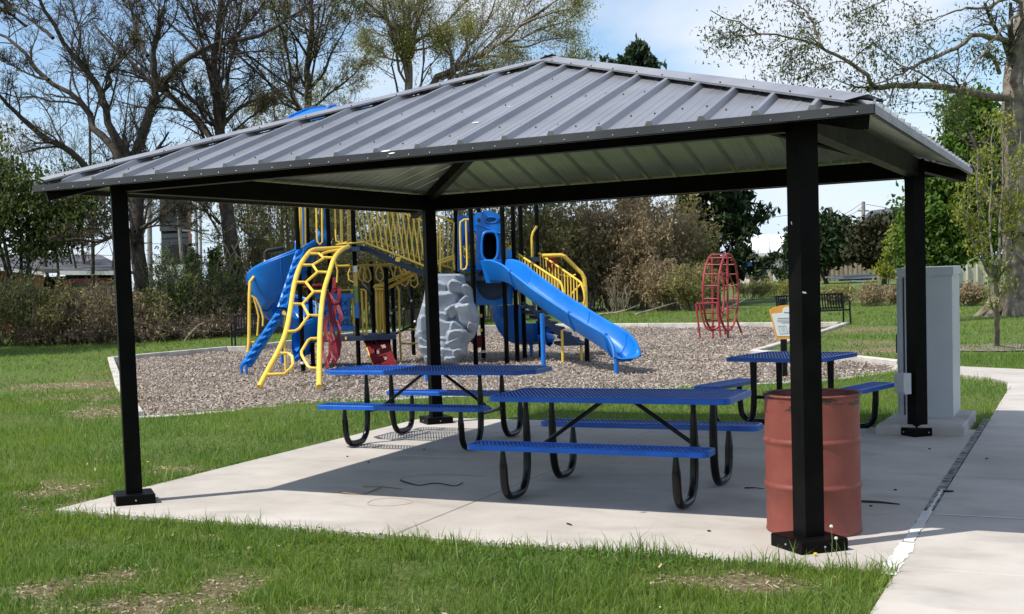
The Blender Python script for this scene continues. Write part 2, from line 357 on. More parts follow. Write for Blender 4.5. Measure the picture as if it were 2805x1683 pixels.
V = np.stack([c_-u*ln[:, None]-s_*wd[:, None], c_+u*ln[:, None]-s_*wd[:, None]*.7, c_+u*ln[:, None]*.9+s_*wd[:, None], c_-u*ln[:, None]+s_*wd[:, None]*.8], 1).reshape(-1, 3)
M['chip'] = leafy('wood_chip', [(.19, .145, .11), (.30, .24, .19), (.40, .335, .275), (.50, .445, .385), (.33, .26, .195)], trans=0.0, rough=.85)
tag(link('wood_chips', np_mesh('wood_chips', V, np.arange(n_*4).reshape(-1, 4)), M['chip']), 'loose brown and grey wood chips covering the play area', 'wood chips', kind='stuff')

# concrete
m, t, bs = new_mat('broom_finished_concrete'); n = t.nodes.new; l = t.links.new
g = n('ShaderNodeNewGeometry')
n1 = n('ShaderNodeTexNoise'); n1.inputs['Scale'].default_value = .9; n1.inputs['Detail'].default_value = 8; n1.inputs['Roughness'].default_value = .62; l(g.outputs['Position'], n1.inputs[0])
n2 = n('ShaderNodeTexNoise'); n2.inputs['Scale'].default_value = 160; n2.inputs['Detail'].default_value = 3
mpc = n('ShaderNodeMapping'); mpc.inputs['Scale'].default_value = (.35, 1.6, 1); l(g.outputs['Position'], mpc.inputs[0]); l(mpc.outputs[0], n2.inputs[0])
r1 = n('ShaderNodeValToRGB'); e = r1.color_ramp.elements; e[0].position = .30; e[1].position = .68; e[0].color = (.385, .348, .305, 1); e[1].color = (.555, .515, .465, 1); l(n1.outputs[0], r1.inputs[0])
mr = n('ShaderNodeMapRange'); mr.inputs[3].default_value = .90; mr.inputs[4].default_value = 1.08; l(n2.outputs[0], mr.inputs[0])
mm = n('ShaderNodeMix'); mm.data_type = 'RGBA'; mm.blend_type = 'MULTIPLY'; mm.inputs[0].default_value = 1; l(r1.outputs[0], mm.inputs[6]); l(mr.outputs[0], mm.inputs[7])
mps = n('ShaderNodeMapping'); mps.inputs['Scale'].default_value = (.55, 1.1, 1); mps.inputs['Rotation'].default_value = (0, 0, .15); l(g.outputs['Position'], mps.inputs[0])
n3 = n('ShaderNodeTexNoise'); n3.inputs['Scale'].default_value = 2.6; n3.inputs['Detail'].default_value = 6; n3.inputs['Distortion'].default_value = .6; l(mps.outputs[0], n3.inputs[0])
r3 = n('ShaderNodeMapRange'); r3.inputs[1].default_value = .54; r3.inputs[2].default_value = .78; r3.inputs[4].default_value = .42; l(n3.outputs[0], r3.inputs[0])
m3 = n('ShaderNodeMix'); m3.data_type = 'RGBA'; m3.inputs[7].default_value = (.21, .19, .175, 1); l(r3.outputs[0], m3.inputs[0]); l(mm.outputs[2], m3.inputs[6])
l(m3.outputs[2], bs.inputs['Base Color']); bs.inputs['Roughness'].default_value = .82; bs.inputs['Specular IOR Level'].default_value = .3
bp = n('ShaderNodeBump'); bp.inputs['Strength'].default_value = .22; bp.inputs['Distance'].default_value = .006; l(n2.outputs[0], bp.inputs['Height']); l(bp.outputs[0], bs.inputs['Normal'])
M['conc'] = m
M['kerb'] = pm('kerb_concrete', (.40, .37, .33), .85, .15, 2.5, bump=.4, bscale=30, col2=(.60, .56, .50))
M['padconc'] = pm('pad_concrete', (.33, .30, .275), .85, .15, 2.0, bump=.4, bscale=40, col2=(.46, .43, .395))
M['joint'] = pm('joint_dirt', (.05, .045, .04), .95, .3, 20)
M['sealw'] = pm('white_joint_sealant', (.66, .65, .62), .7, .1, 14, bump=.5, bscale=40)
M['sealg'] = pm('old_grey_sealant', (.045, .043, .04), .75, .9, 11, bump=.6, bscale=50, col2=(.34, .33, .31))
def panel_box(parent, x0, x1, y0, y1, top, gap=.005):
    b = MB(); e = .006
    x0 += gap; x1 -= gap; y0 += gap; y1 -= gap
    P = [[(x0, y0), (x1, y0), (x1, y1), (x0, y1)], [(x0+e, y0+e), (x1-e, y0+e), (x1-e, y1-e), (x0+e, y1-e)]]
    b.add([(*p, -.14) for p in P[0]]+[(*p, top-e) for p in P[0]]+[(*p, top) for p in P[1]], [(0, 1, 5, 4), (1, 2, 6, 5), (2, 3, 7, 6), (3, 0, 4, 7), (4, 5, 9, 8), (5, 6, 10, 9), (6, 7, 11, 10), (7, 4, 8, 11), (8, 9, 10, 11)])
    return obj('concrete_panel', b, M['conc'], parent)
slab = struct(obj('pavilion_floor', MB().box((2.63, 2.745, -.11), (6.06, 6.37, .07)), M['joint']))
for xa, xb in ((SLAB[0], 2.62), (2.62, SLAB[1])):
    for ya, yb in ((SLAB[2], 2.93), (2.93, SLAB[3])): panel_box(slab, xa, xb, ya, yb, 0.0, .004)
walk = struct(obj('pavement', MB().box((6.54, 3.2, -.115), (1.60, 15.9, .07)), M['joint']))
jj = [-4.85, -3.61, -1.97, -.33, 1.31, 2.95, 4.59, 6.23, 7.87, 9.51, 11.15]
for i, (ya, yb) in enumerate(zip(jj[:-1], jj[1:])): panel_box(walk, WALKX[0], WALKX[1], ya, yb, 0.0 if i != 6 else -.002, .003)
br = MB(); br.prism([(px_, py_, -.13) for px_, py_ in BRANCH], (0, 0, .128)); struct(obj('path', br, M['conc']))
def jag(name, y0, y1, xc, wmin, wmax, mat, z, seed):
    r = random.Random(seed); b = MB(); yy = y0; Ls = []; Rs = []
    while yy < y1:
        q = r.uniform(wmin, wmax); o = r.uniform(-.10, .10)*q
        Ls.append((xc-q/2+o, yy, z)); Rs.append((xc+q/2+o, yy, z)); yy += r.uniform(.02, .07)
    K = len(Ls); b.add(Ls+Rs, [(i, i+K, i+K+1, i+1) for i in range(K-1)]); return struct(obj(name, b, mat))
jag('joint_sealant', -.55, .35, 5.705, .075, .11, M['sealw'], .003, 1); jag('joint_sealant', .35, 1.45, 5.705, .052, .072, M['sealw'], .003, 2)
jag('joint_sealant', 1.46, 6.9, 5.705, .052, .064, M['sealg'], .003, 3)
jag('joint_sealant', .9, 2.3, 5.712, .01, .03, M['sealw'], .0045, 4)
wl = MB(); wl.add([(5.75, 1.295, .0025), (7.3, 1.295, .0025), (7.3, 1.325, .0025), (5.75, 1.325, .0025)], [(0, 1, 2, 3)]); struct(obj('joint_filler', wl, M['sealw']))
# kerb of the play area, section by section
kerb = bpy.data.objects.new('kerb', None); COL.objects.link(kerb); kerb['kind'] = 'structure'
def kerb_line(pts, top, wdt=.15, sec=2.4):
    for a, b in zip(pts[:-1], pts[1:]):
        a = Vector((a[0], a[1], 0)); b = Vector((b[0], b[1], 0)); Ln = (b-a).length; k = max(1, round(Ln/sec)); d = (b-a)/k
        for i in range(k):
            p = a+d*i; q = a+d*(i+1); e = d.normalized()*.006; sd = d.normalized().cross(Vector((0, 0, 1)))*wdt/2
            b_ = MB(); c = .012
            P = [p+e-sd, q-e-sd, q-e+sd, p+e+sd]; up = Vector((0, 0, 1)); s2 = sd.normalized()*c
            b_.add([v-up*.35 for v in P]+[v+up*(top-c) for v in P]+[P[0]+s2+up*top, P[1]+s2+up*top, P[2]-s2+up*top, P[3]-s2+up*top], [(0, 1, 5, 4), (1, 2, 6, 5), (2, 3, 7, 6), (3, 0, 4, 7), (4, 5, 9, 8), (5, 6, 10, 9), (6, 7, 11, 10), (7, 4, 8, 11), (8, 9, 10, 11)])
            obj('kerb_section', b_, M['kerb'], kerb)
kerb_line(_kl, .035); kerb_line(_kf, .035); kerb_line(_kr, .035); kerb_line(_ff, -.03)
# chalk and stains left on the slab
M['chalk'] = pm('faint_orange_chalk', (.45, .34, .26), .9, .1, 14)
def ring(name, c, rx, ry, wdt, label, mat, a0=0, a1=6.2832):
    b = MB(); K = 40; vs = []
    for i in range(K+1):
        a = a0+(a1-a0)*i/K; k = 1+.05*math.sin(3*a+1)
        for s in (-1, 1): vs.append((c[0]+(rx*k+s*wdt/2)*math.cos(a), c[1]+(ry*k+s*wdt/2)*math.sin(a), .0022))
    b.add(vs, [(2*i, 2*i+1, 2*i+3, 2*i+2) for i in range(K)]); return tag(obj(name, b, mat), label, 'chalk drawing')
p = gz(1066, 1376); ring('chalk_ring', p, .17, .17, .010, 'faint orange chalk ring on sunlit concrete near the slab front edge', M['chalk'])
p = gz(1240, 1318); ring('chalk_arc', p, .5, .3, .012, 'faint reddish chalk arc on shaded concrete behind a long black twig', pm('faint_red_chalk', (.36, .25, .22), .9, .1, 14), 1.2, 3.4)

# ------------------------------------------------------------------ grass
def blades(x, y, h, wd, r, lean=.45, z0=None, plain=False):
    k = len(x); th = r.uniform(0, 6.283, k); ln = np.abs(r.normal(0, lean, k)); la = r.uniform(0, 6.283, k)
    s = np.stack([np.cos(th), np.sin(th), np.zeros(k)], 1)*wd[:, None]
    dr = np.stack([np.cos(la)*ln, np.sin(la)*ln, np.ones(k)], 1)
    b = np.stack([x, y, (GZ+rough_z(x, y)-.01) if z0 is None else z0], 1)
    m_ = b+dr*(h*.55)[:, None]*np.array([.6, .6, 1]); t_ = b+dr*h[:, None]*np.array([1.25, 1.25, .95])
    if plain: return np.stack([b-s, b+s, t_], 1).reshape(-1, 3), np.zeros((0, 4), int), np.arange(k*3).reshape(-1, 3)
    V = np.stack([b-s, b+s, m_+s*.75, m_-s*.75, t_], 1).reshape(-1, 3)
    i = np.arange(k)*5
    return V, np.stack([i, i+1, i+2, i+3], 1), np.stack([i+3, i+2, i+4], 1)
def fbm(x, y, s, seed=0):
    v = 0
    for o in range(3):
        f = s*2**o; v = v+np.sin(x*f+seed+1.7*np.sin(y*f*.8+seed*2))*np.cos(y*f*1.1+1.3*np.sin(x*f*.7+seed))/2**o
    return v/1.75
def lawn_ok(x, y, r, gap=.05, far=False):
    k = ~hard(x, y, gap) & ~inpoly(x, y, MULCH)
    k &= r.uniform(0, 1, len(x)) > bare(x, y)*(.62 if not far else .5)
    return k
Vs, Qs, Ts = [], [], []; off = 0
def push(res):
    global off
    V, q, t_ = res; Vs.append(V); Qs.append(q+off); Ts.append(t_+off); off += len(V)
x, y, z, r = scatter(250000, 4.9, 11.5, 11, .95)
k = lawn_ok(x, y, r, .02); x, y, z = x[k], y[k], z[k]
cl = fbm(x, y, 2.6, 1); k = r.uniform(-1.0, 1, len(x)) < cl*.8+.60; x, y, z, cl = x[k], y[k], z[k], cl[k]
edge = np.exp(-np.minimum.reduce([np.abs(y-SLAB[2])+4*((x < SLAB[0]) | (x > 5.8)), np.abs(x-SLAB[0])+4*((y < SLAB[2]) | (y > 6))])/.09)
h = r.gamma(4.5, .0112, len(x))*(1+.5*cl)*(1+.45*edge)*(1-.5*bare(x, y)); wd = r.uniform(.0019, .0040, len(x))*(1+(z-5)*.05)
push(blades(x, y, h, wd, r))
# taller tufts
tx, ty, tz, r = scatter(1200, 5, 13, 14, .9); k = lawn_ok(tx, ty, r, .03); tx, ty = tx[k], ty[k]; nb_ = r.integers(14, 46, len(tx)); x = np.repeat(tx, nb_); y = np.repeat(ty, nb_); th_ = np.repeat(r.uniform(.55, 1.25, len(tx)), nb_)
x = x+r.normal(0, .035, len(x)); y = y+r.normal(0, .035, len(x)); k = lawn_ok(x, y, r, -.02); x, y, th_ = x[k], y[k], th_[k]
push(blades(x, y, r.gamma(9, .0085, len(x))*th_, r.uniform(.002, .0042, len(x)), r, .6))
x, y, z, r = scatter(230000, 10.5, 22, 12, .9); k = lawn_ok(x, y, r, .03); x, y, z = x[k], y[k], z[k]
cl = fbm(x, y, 1.9, 2); k = r.uniform(-1.2, 1, len(x)) < cl*.7+.6; x, y, z, cl = x[k], y[k], z[k], cl[k]
push(blades(x, y, r.gamma(5, .0115, len(x))*(1+.45*cl), r.uniform(.003, .0055, len(x))*(1+(z-10)*.05), r, plain=True))
x, y, z, r = scatter(120000, 20, 52, 13, .9); k = lawn_ok(x, y, r, .03, True); x, y, z = x[k], y[k], z[k]
cl = fbm(x, y, .9, 3); k = r.uniform(-1.4, 1, len(x)) < cl*.7+.5; x, y, z, cl = x[k], y[k], z[k], cl[k]
push(blades(x, y, r.gamma(6, .011, len(x))*(1+.5*cl), r.uniform(.008, .014, len(x))*(1+(z-20)*.02), r, .8, plain=True))
M['grass'] = leafy('grass_blade', [(.056, .120, .022), (.104, .200, .036), (.16, .270, .050), (.23, .325, .080), (.115, .215, .045), (.36, .36, .15)], trans=.5, rough=.45, patch=.6, pcol=(.235, .315, .055), pscale=.55)
tag(link('grass', np_mesh('grass', np.concatenate(Vs), np.concatenate(Qs), np.concatenate(Ts)), M['grass']), 'short green lawn grass growing round the pavilion slab', 'grass', kind='stuff')
# dead leaves
x, y, z, r = scatter(900, 5, 16, 41, .9); k = ~hard(x, y, .0) & ~inpoly(x, y, MULCH); x, y = x[k][:130], y[k][:130]; n_ = len(x); ang = r.uniform(0, 6.28, n_); sz = r.uniform(.010, .024, n_); tl = r.normal(0, .5, n_); tw = r.normal(0, .5, n_)
u = np.stack([np.cos(ang)*np.cos(tl), np.sin(ang)*np.cos(tl), np.sin(tl)], 1)*sz[:, None]; s_ = np.stack([-np.sin(ang)*np.cos(tw), np.cos(ang)*np.cos(tw), np.sin(tw)], 1)*sz[:, None]*.6; c_ = np.stack([x, y, GZ+rough_z(x, y)+r.uniform(.02, .055, n_)], 1)
V = np.stack([c_-u, c_+s_, c_+u, c_-s_], 1).reshape(-1, 3)
tag(link('dead_leaves', np_mesh('dead_leaves', V, np.arange(n_*4).reshape(-1, 4)), leafy('dead_leaf', [(.30, .16, .08), (.48, .34, .20), (.60, .50, .36)], trans=.2, rough=.8)), 'scattered brown dead leaves lying in the lawn grass', 'dead leaves', kind='stuff')
# clover and broad leaves in the lawn
x, y, z, r = scatter(60000, 5.2, 13, 21, .9); k = lawn_ok(x, y, r, .0) & (fbm(x, y, 1.7, 9)+1.2*np.exp(-np.abs(y-SLAB[2]+.1)/.18) > .42); x, y = x[k][:13000], y[k][:13000]; n_ = len(x)
ang = r.uniform(0, 6.28, n_); sz = r.uniform(.006, .014, n_); tl = r.normal(0, .45, n_); tw = r.normal(0, .4, n_)
u = np.stack([np.cos(ang)*np.cos(tl), np.sin(ang)*np.cos(tl), np.sin(tl)], 1)*sz[:, None]; s_ = np.stack([-np.sin(ang)*np.cos(tw), np.cos(ang)*np.cos(tw), np.sin(tw)], 1)*sz[:, None]*.8
c_ = np.stack([x, y, GZ+rough_z(x, y)+r.uniform(.012, .045, n_)], 1)
V = np.stack([c_-u, c_+s_, c_+u, c_-s_], 1).reshape(-1, 3)
M['clover'] = leafy('clover_leaf', [(.05, .125, .018), (.09, .19, .03), (.14, .25, .045)], trans=.4, rough=.5)
tag(link('clover', np_mesh('clover', V, np.arange(n_*4).reshape(-1, 4)), M['clover']), 'bright green clover leaves among the lawn grass', 'clover', kind='stuff')
# dry straw in the thin places
x, y, z, r = scatter(110000, 5, 24, 31, .8); k = (bare(x, y) > .35) & ~hard(x, y); x, y, z = x[k], y[k], z[k]; n_ = len(x)
th = r.uniform(0, 6.28, n_); ln = r.uniform(.004, .013, n_)*(1+z*.05); wd = r.uniform(.0012, .0035, n_)*(1+z*.05)
u = np.stack([np.cos(th), np.sin(th), r.normal(0, .25, n_)], 1)*ln[:, None]; s_ = np.stack([-np.sin(th), np.cos(th), r.normal(0, .3, n_)], 1)*wd[:, None]; c_ = np.stack([x, y, GZ+rough_z(x, y)+r.uniform(.004, .02, n_)], 1)
V = np.stack([c_-u-s_, c_+u-s_, c_+u+s_, c_-u+s_], 1).reshape(-1, 3)
tag(link('dry_straw', np_mesh('dry_straw', V, np.arange(n_*4).reshape(-1, 4)), leafy('straw', [(.22, .15, .09), (.38, .30, .19), (.52, .44, .31)], trans=.1, rough=.8)), 'dry straw and dead leaves lying on the bare lawn patches', 'straw', kind='stuff')
# ------------------------------------------------------------------ pavilion
PW, PD = 5.198, 5.455; OV = .45; ZE, ZA, ZB = 2.537, 3.527, 2.476
CORN = [(0, 0), (PW, 0), (PW, PD), (0, PD)]
ECOR = [(-OV, -OV), (PW+OV, -OV), (PW+OV, PD+OV), (-OV, PD+OV)]
APEX = Vector((PW/2, PD/2, ZA))
pav = thing('picnic_pavilion', 'open black steel picnic shelter with grey ribbed metal hip roof', 'pavilion', (PW/2, PD/2, 0))
def rot45(a=R(45)): return Matrix.Rotation(a, 3, 'Z')
for i, (x, y) in enumerate(CORN):
    b = MB(); s = .127/2; M3 = rot45()
    b.box((x, y, (ZB+.17)/2), (.127, .127, ZB+.17), M3)
    po = obj('post', b, M['blackpost'], pav)
    bb = MB(); h = .078; o = .156; e = .006
    vs = []
    for zz, q in ((.001, o), (h-e, o), (h, o-e)):
        vs += [Vector((sx*q, sy*q, zz)) for sx, sy in ((-1, -1), (1, -1), (1, 1), (-1, 1))]
    vs = [M3 @ v+Vector((x, y, 0)) for v in vs]
    bb.add(vs, [(0, 1, 5, 4), (1, 2, 6, 5), (2, 3, 7, 6), (3, 0, 4, 7), (4, 5, 9, 8), (5, 6, 10, 9), (6, 7, 11, 10), (7, 4, 8, 11), (8, 9, 10, 11)])
    bc = obj('base_cover', bb, M['blackpost'], po)
    sc_ = MB()
    for k in range(4):
        a = R(45+90*k); sc_.sphere((x+.158*math.cos(a), y+.158*math.sin(a), .036), .007, 8, 4)
    obj('cover_screws', sc_, M['steel'], po)['kind'] = 'stuff'
    if i == 1:
        for (px, py, w_, h_) in ((2172, 606, .006, .011), (2206, 805, .014, .007)):
            d = 7.17; p = at(px, py, d); n_ = Vector((-math.sqrt(.5), -math.sqrt(.5), 0)) if px < 2190 else Vector((math.sqrt(.5), -math.sqrt(.5), 0))
            c = Vector((x, y, p[2]))+n_*(.0635+.0015)+n_.cross(Vector((0, 0, 1)))*(.02 if px < 2190 else .045)
            t_ = n_.cross(Vector((0, 0, 1)))
            obj('tape_scrap', MB().prism([c-t_*w_-Vector((0, 0, h_)), c+t_*w_*.8-Vector((0, 0, h_*.6)), c+t_*w_+Vector((0, 0, h_)), c-t_*w_*.7+Vector((0, 0, h_*.4))], n_*.001), M['white'], po)
for i in range(4):
    a, b_ = Vector((*CORN[i], 0)), Vector((*CORN[(i+1) % 4], 0)); d = (b_-a).normalized()
    obj('eave_beam', MB().bar(a+d*.09+Vector((0, 0, ZB+.085)), b_-d*.09+Vector((0, 0, ZB+.085)), .10, .17), M['blackpost'], pav)
def roofz(i, s): return ZE+(ZA-ZE)*s       # s: 0 at the eave, 1 at the apex
for i in range(4):
    c = Vector((*ECOR[i], 0)); dd = (APEX-Vector((*ECOR[i], ZE)))
    e0 = Vector((*ECOR[i], ZE))+dd*.018; e1 = Vector((*ECOR[i], ZE))+dd*.965
    off_ = Vector((0, 0, -.085))
    b = MB(); b.bar(e0+off_, e1+off_, .085, .105)
    obj('hip_rafter', b, M['blackpost'], pav)
obj('ridge_hub', MB().lathe((APEX.x, APEX.y, ZA-.30), [(0.001, 0), (.16, 0), (.16, .22), (.001, .22)], 16), M['blackpost'], pav)
# ribbed sheets: every strip from rib to rib is a panel
m, t, bs = new_mat('ribbed_roof_sheet'); n = t.nodes.new; l = t.links.new
tc_ = n('ShaderNodeTexCoord'); g = n('ShaderNodeNewGeometry')
n1 = n('ShaderNodeTexNoise'); n1.inputs['Scale'].default_value = 1.6; n1.inputs['Detail'].default_value = 7; l(tc_.outputs['Object'], n1.inputs[0])
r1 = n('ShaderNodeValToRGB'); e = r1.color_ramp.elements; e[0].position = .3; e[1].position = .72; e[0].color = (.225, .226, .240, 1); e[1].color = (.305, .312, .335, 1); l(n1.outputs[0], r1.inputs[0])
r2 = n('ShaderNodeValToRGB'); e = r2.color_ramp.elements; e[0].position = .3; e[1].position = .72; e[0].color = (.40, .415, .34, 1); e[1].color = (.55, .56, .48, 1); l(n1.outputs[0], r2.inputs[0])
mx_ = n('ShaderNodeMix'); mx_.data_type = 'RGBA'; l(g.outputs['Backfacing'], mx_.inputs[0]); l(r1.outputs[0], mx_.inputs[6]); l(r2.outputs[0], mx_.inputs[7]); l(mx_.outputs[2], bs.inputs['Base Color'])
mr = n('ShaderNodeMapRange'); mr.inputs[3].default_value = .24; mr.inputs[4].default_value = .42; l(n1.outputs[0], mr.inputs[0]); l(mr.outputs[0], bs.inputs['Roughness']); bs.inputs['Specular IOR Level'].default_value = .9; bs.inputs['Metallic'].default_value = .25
M['roof'] = m
M['trim'] = pm('charcoal_trim_metal', (.045, .043, .045), .42, .2, 3, spec=.6, metal=.2)
M['cap'] = pm('grey_ridge_cap_metal', (.29, .29, .305), .34, .15, 2, spec=.7, metal=.25)
for i in range(4):
    A_, B_ = Vector((*ECOR[i], ZE)), Vector((*ECOR[(i+1) % 4], ZE)); ed = (B_-A_); Ln = ed.length; ed.normalize()
    mid = (A_+B_)/2; up = (APEX-mid); SL = up.length; up.normalize(); nrm = ed.cross(up).normalized()
    nst = round(Ln/.3048); wst = Ln/nst
    def send(xx): return SL*max(0.0, 1-abs(xx-Ln/2)/(Ln/2))
    prof = [(-.032, 0), (-.012, .036), (.012, .036), (.032, 0), (.110, 0), (.117, .003), (.128, .003), (.135, 0), (.172, 0), (.179, .003), (.190, .003), (.197, 0), (wst-.032, 0)]
    scr = MB(); row = []
    for k in range(nst):
        x0 = k*wst; xs_ = []
        for q, hh in prof:
            xx = x0+q
            if xx < 0: xx = 0.0
            xs_.append((xx, hh))
        if k == nst-1: xs_ = [(min(q, Ln), hh) for q, hh in xs_]+[(Ln, 0)]
        # a profile corner where the strip crosses the middle of the slope
        vs = []; 
        for xx, hh in xs_:
            s1 = max(0.0, send(xx)-.03)
            vs.append(A_+ed*xx+nrm*hh+up*(-.012)); vs.append(A_+ed*xx+nrm*hh+up*s1)
        K = len(xs_); b = MB(); b.add(vs, [(2*j, 2*j+2, 2*j+3, 2*j+1) for j in range(K-1)]+[(6, 4, 2, 0)])
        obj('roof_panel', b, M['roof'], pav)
        if i in (0, 1, 3):
            for s_row in (.35, 1.35, 2.35):
                for q in (.075, .225):
                    xx = x0+q
                    if send(xx) > s_row+.25 and (i == 0): scr.sphere(A_+ed*xx+up*(s_row+.12*math.sin(k*1.7))+nrm*.003, .0065, 6, 4)
    # eave trim: a drip edge with a short top leg, and its screws
    b = MB(); th = .052
    o0 = A_-ed*.012; o1 = B_+ed*.012; outv = (up-Vector((0, 0, up.z))).normalized()*-1
    b.bar((o0+o1)/2-ed*((o1-o0).length/2)+outv*.016+Vector((0, 0, -.022)), (o0+o1)/2+ed*((o1-o0).length/2)+outv*.016+Vector((0, 0, -.022)), .006, th)
    b.bar(o0+outv*.004+Vector((0, 0, -.046)), o1+outv*.004+Vector((0, 0, -.046)), .03, .004)
    b.bar(o0+outv*.004+Vector((0, 0, .0035))+up*0, o1+outv*.004+Vector((0, 0, .0035)), .024, .003, up=nrm)
    tr = obj('eave_trim', b, M['trim'], pav)
    sb = MB(); q = .10
    while q < Ln-.05:
        sb.sphere(A_+ed*q+outv*.0195+Vector((0, 0, -.030)), .0050, 7, 4); q += .152
    obj('trim_screws', sb, M['steel'], tr)['kind'] = 'stuff'
    if scr.v:
        so_ = obj('roof_screws', scr, M['dark'], pav); so_['kind'] = 'stuff'
for i in range(4):          # hip caps: bent strips over the ends of the ribs
    E_ = Vector((*ECOR[i], ZE)); d = (APEX-E_); Ld = d.length; d.normalize()
    sd = d.cross(Vector((0, 0, 1))).normalized()
    A_ = E_+d*.03; b = MB()
    # local planes on the two sides fall away from the hip line
    def side(s):
        j = i if s > 0 else (i-1) % 4
        a0, a1 = Vector((*ECOR[j], ZE)), Vector((*ECOR[(j+1) % 4], ZE)); e_ = (a1-a0).normalized(); u_ = (APEX-(a0+a1)/2).normalized()
        n_ = e_.cross(u_).normalized(); v = d.cross(n_).normalized()
        if v.dot(APEX-(a0+a1)/2) > 0 and False: v = -v
        inward = ((a0+a1)/2-E_); v = v if v.dot(inward) > 0 else -v
        return v, n_
    (v1, n1_), (v2, n2_) = side(1), side(-1); top = Vector((0, 0, .058)); W_ = .115
    for (v_, n_) in ((v1, n1_), (v2, n2_)):
        p0, p1 = A_+top, A_+d*(Ld+.02)+top
        q0, q1 = A_+v_*W_+n_*.046+d*.04, A_+d*(Ld+.02)+v_*W_*.9+n_*.046
        b.add([p0, q0, q1, p1, p0-Vector((0, 0, .003)), q0-n_*.003, q1-n_*.003, p1-Vector((0, 0, .003))], [(0, 1, 2, 3), (7, 6, 5, 4), (1, 5, 6, 2)])
        b.add([q0, q0-n_*.012, q1-n_*.012, q1], [(0, 1, 2, 3)])
    cp = obj('hip_cap', b, M['cap'], pav)
    sb = MB(); q = .2
    while q < Ld-.1:
        for v_, n_ in ((v1, n1_), (v2, n2_)): sb.sphere(A_+d*q+v_*W_*.82+n_*.05, .0065, 6, 4)
        q += .40
    obj('cap_screws', sb, M['dark'], cp)['kind'] = 'stuff'
for k, (px, py, s_) in enumerate(((1056, 414, .026), (1073, 420, .018), (1303, 336, .020), (1395, 292, .008))):
    # droppings lie on the front slope
    v = FW+RT*(px-PX)/FOC-UP*(py-PY)/FOC; v = Vector(v); a0 = Vector((*ECOR[0], ZE)); u_ = (APEX-Vector((PW/2, -OV, ZE))).normalized(); n_ = Vector((1, 0, 0)).cross(u_)
    tt = (a0+n_*.006-Vector(CAM)).dot(n_)/v.dot(n_); p = Vector(CAM)+v*tt
    b = MB(); b.sphere((0, 0, 0), s_, 10, 6, (1.3, .9, .12)); b.v = [tuple(p+Vector((1, 0, 0))*q[0]+u_*q[1]+n_*q[2]) for q in b.v]
    tag(obj('bird_dropping', b, M['droppings']), ['white bird dropping, largest splash near the roof front edge', 'small white bird dropping right beside the largest roof splash', 'white bird dropping halfway up the front roof slope', 'tiny white bird dropping high on the front roof slope'][k], 'dropping')

# ------------------------------------------------------------------ picnic tables
def rrect(L_, W_, r_, n=4, cham=False):
    P = []
    for cx, cy, a0 in ((L_/2-r_, W_/2-r_, 0), (-L_/2+r_, W_/2-r_, 90), (-L_/2+r_, -W_/2+r_, 180), (L_/2-r_, -W_/2+r_, 270)):
        for k in range(n+1):
            a = R(a0+90*k/n); P.append((cx+r_*math.cos(a), cy+r_*math.sin(a)))
    return P
def rim_mb(L_, W_, z, r_, h_=.042, lip=.022):
    P = rrect(L_, W_, r_, 1 if r_ > .1 else 4); Pi = [(x*(1-2*lip/L_), y*(1-2*lip/W_)) for x, y in P]; k = len(P); b = MB()
    e = .005; Po = [(x*(1-2*e/L_), y*(1-2*e/W_)) for x, y in P]
    b.add([(*p, z-h_) for p in P]+[(*p, z-e) for p in P]+[(*p, z) for p in Po]+[(*p, z) for p in Pi]+[(*p, z-.010) for p in Pi]+[(x*(1-.008/L_), y*(1-.008/W_), z-h_) for x, y in P],
          [(i, (i+1) % k, k+(i+1) % k, k+i) for i in range(k)]+[(k+i, k+(i+1) % k, 2*k+(i+1) % k, 2*k+i) for i in range(k)]+[(2*k+i, 2*k+(i+1) % k, 3*k+(i+1) % k, 3*k+i) for i in range(k)]+[(3*k+i, 3*k+(i+1) % k, 4*k+(i+1) % k, 4*k+i) for i in range(k)]+[(5*k+i, 5*k+(i+1) % k, (i+1) % k, i) for i in range(k)])
    return b
def lattice(L_, W_, z, r_, dx=.064, dy=.0165):
    """expanded metal: zigzag strands that meet in diamonds; the strands run across the board, one flank of each diamond twisted up"""
    i, j = np.meshgrid(np.arange(int(L_/dy)+1), np.arange(int(W_/dx*2)), indexing='ij'); i = i.ravel(); j = j.ravel()
    xc = -L_/2+dy*i; s0 = np.where((i+j) % 2 == 0, 1.0, -1.0); y0 = -W_/2+dx/2*j; y1 = y0+dx/2
    x0 = xc+s0*dy*.5; x1 = xc-s0*dy*.5; mx_, my_ = xc, (y0+y1)/2
    k = (np.abs(mx_) < L_/2-.018) & (np.abs(my_) < W_/2-.018)
    if r_ > .05: k &= (np.abs(mx_)-(L_/2-r_))+(np.abs(my_)-(W_/2-r_)) < r_*.95
    x0, x1, y0, y1, s0 = x0[k], x1[k], y0[k], y1[k], s0[k]; n_ = len(x0)
    up_ = s0 > 0; wl = np.where(up_, .0036, .0020); zt = np.where(up_, z, z-.0035); zs = np.where(up_, .0015, .0)
    V = []
    for (xx, yy) in ((x0, y0), (x1, y1)):
        V += [np.stack([xx-wl, yy, zt-zs], 1), np.stack([xx+wl, yy, zt], 1), np.stack([xx+wl*.6, yy, zt-.008], 1), np.stack([xx-wl*1.2, yy, zt-.008], 1)]
    V = np.stack(V, 1).reshape(-1, 3); o = np.arange(n_)*8
    Q = np.concatenate([np.stack([o+a, o+b_, o+c, o+d], 1) for a, b_, c, d in ((0, 1, 5, 4), (1, 2, 6, 5), (2, 3, 7, 6), (3, 0, 4, 7))])
    return np_mesh('mesh_panel', V, Q)
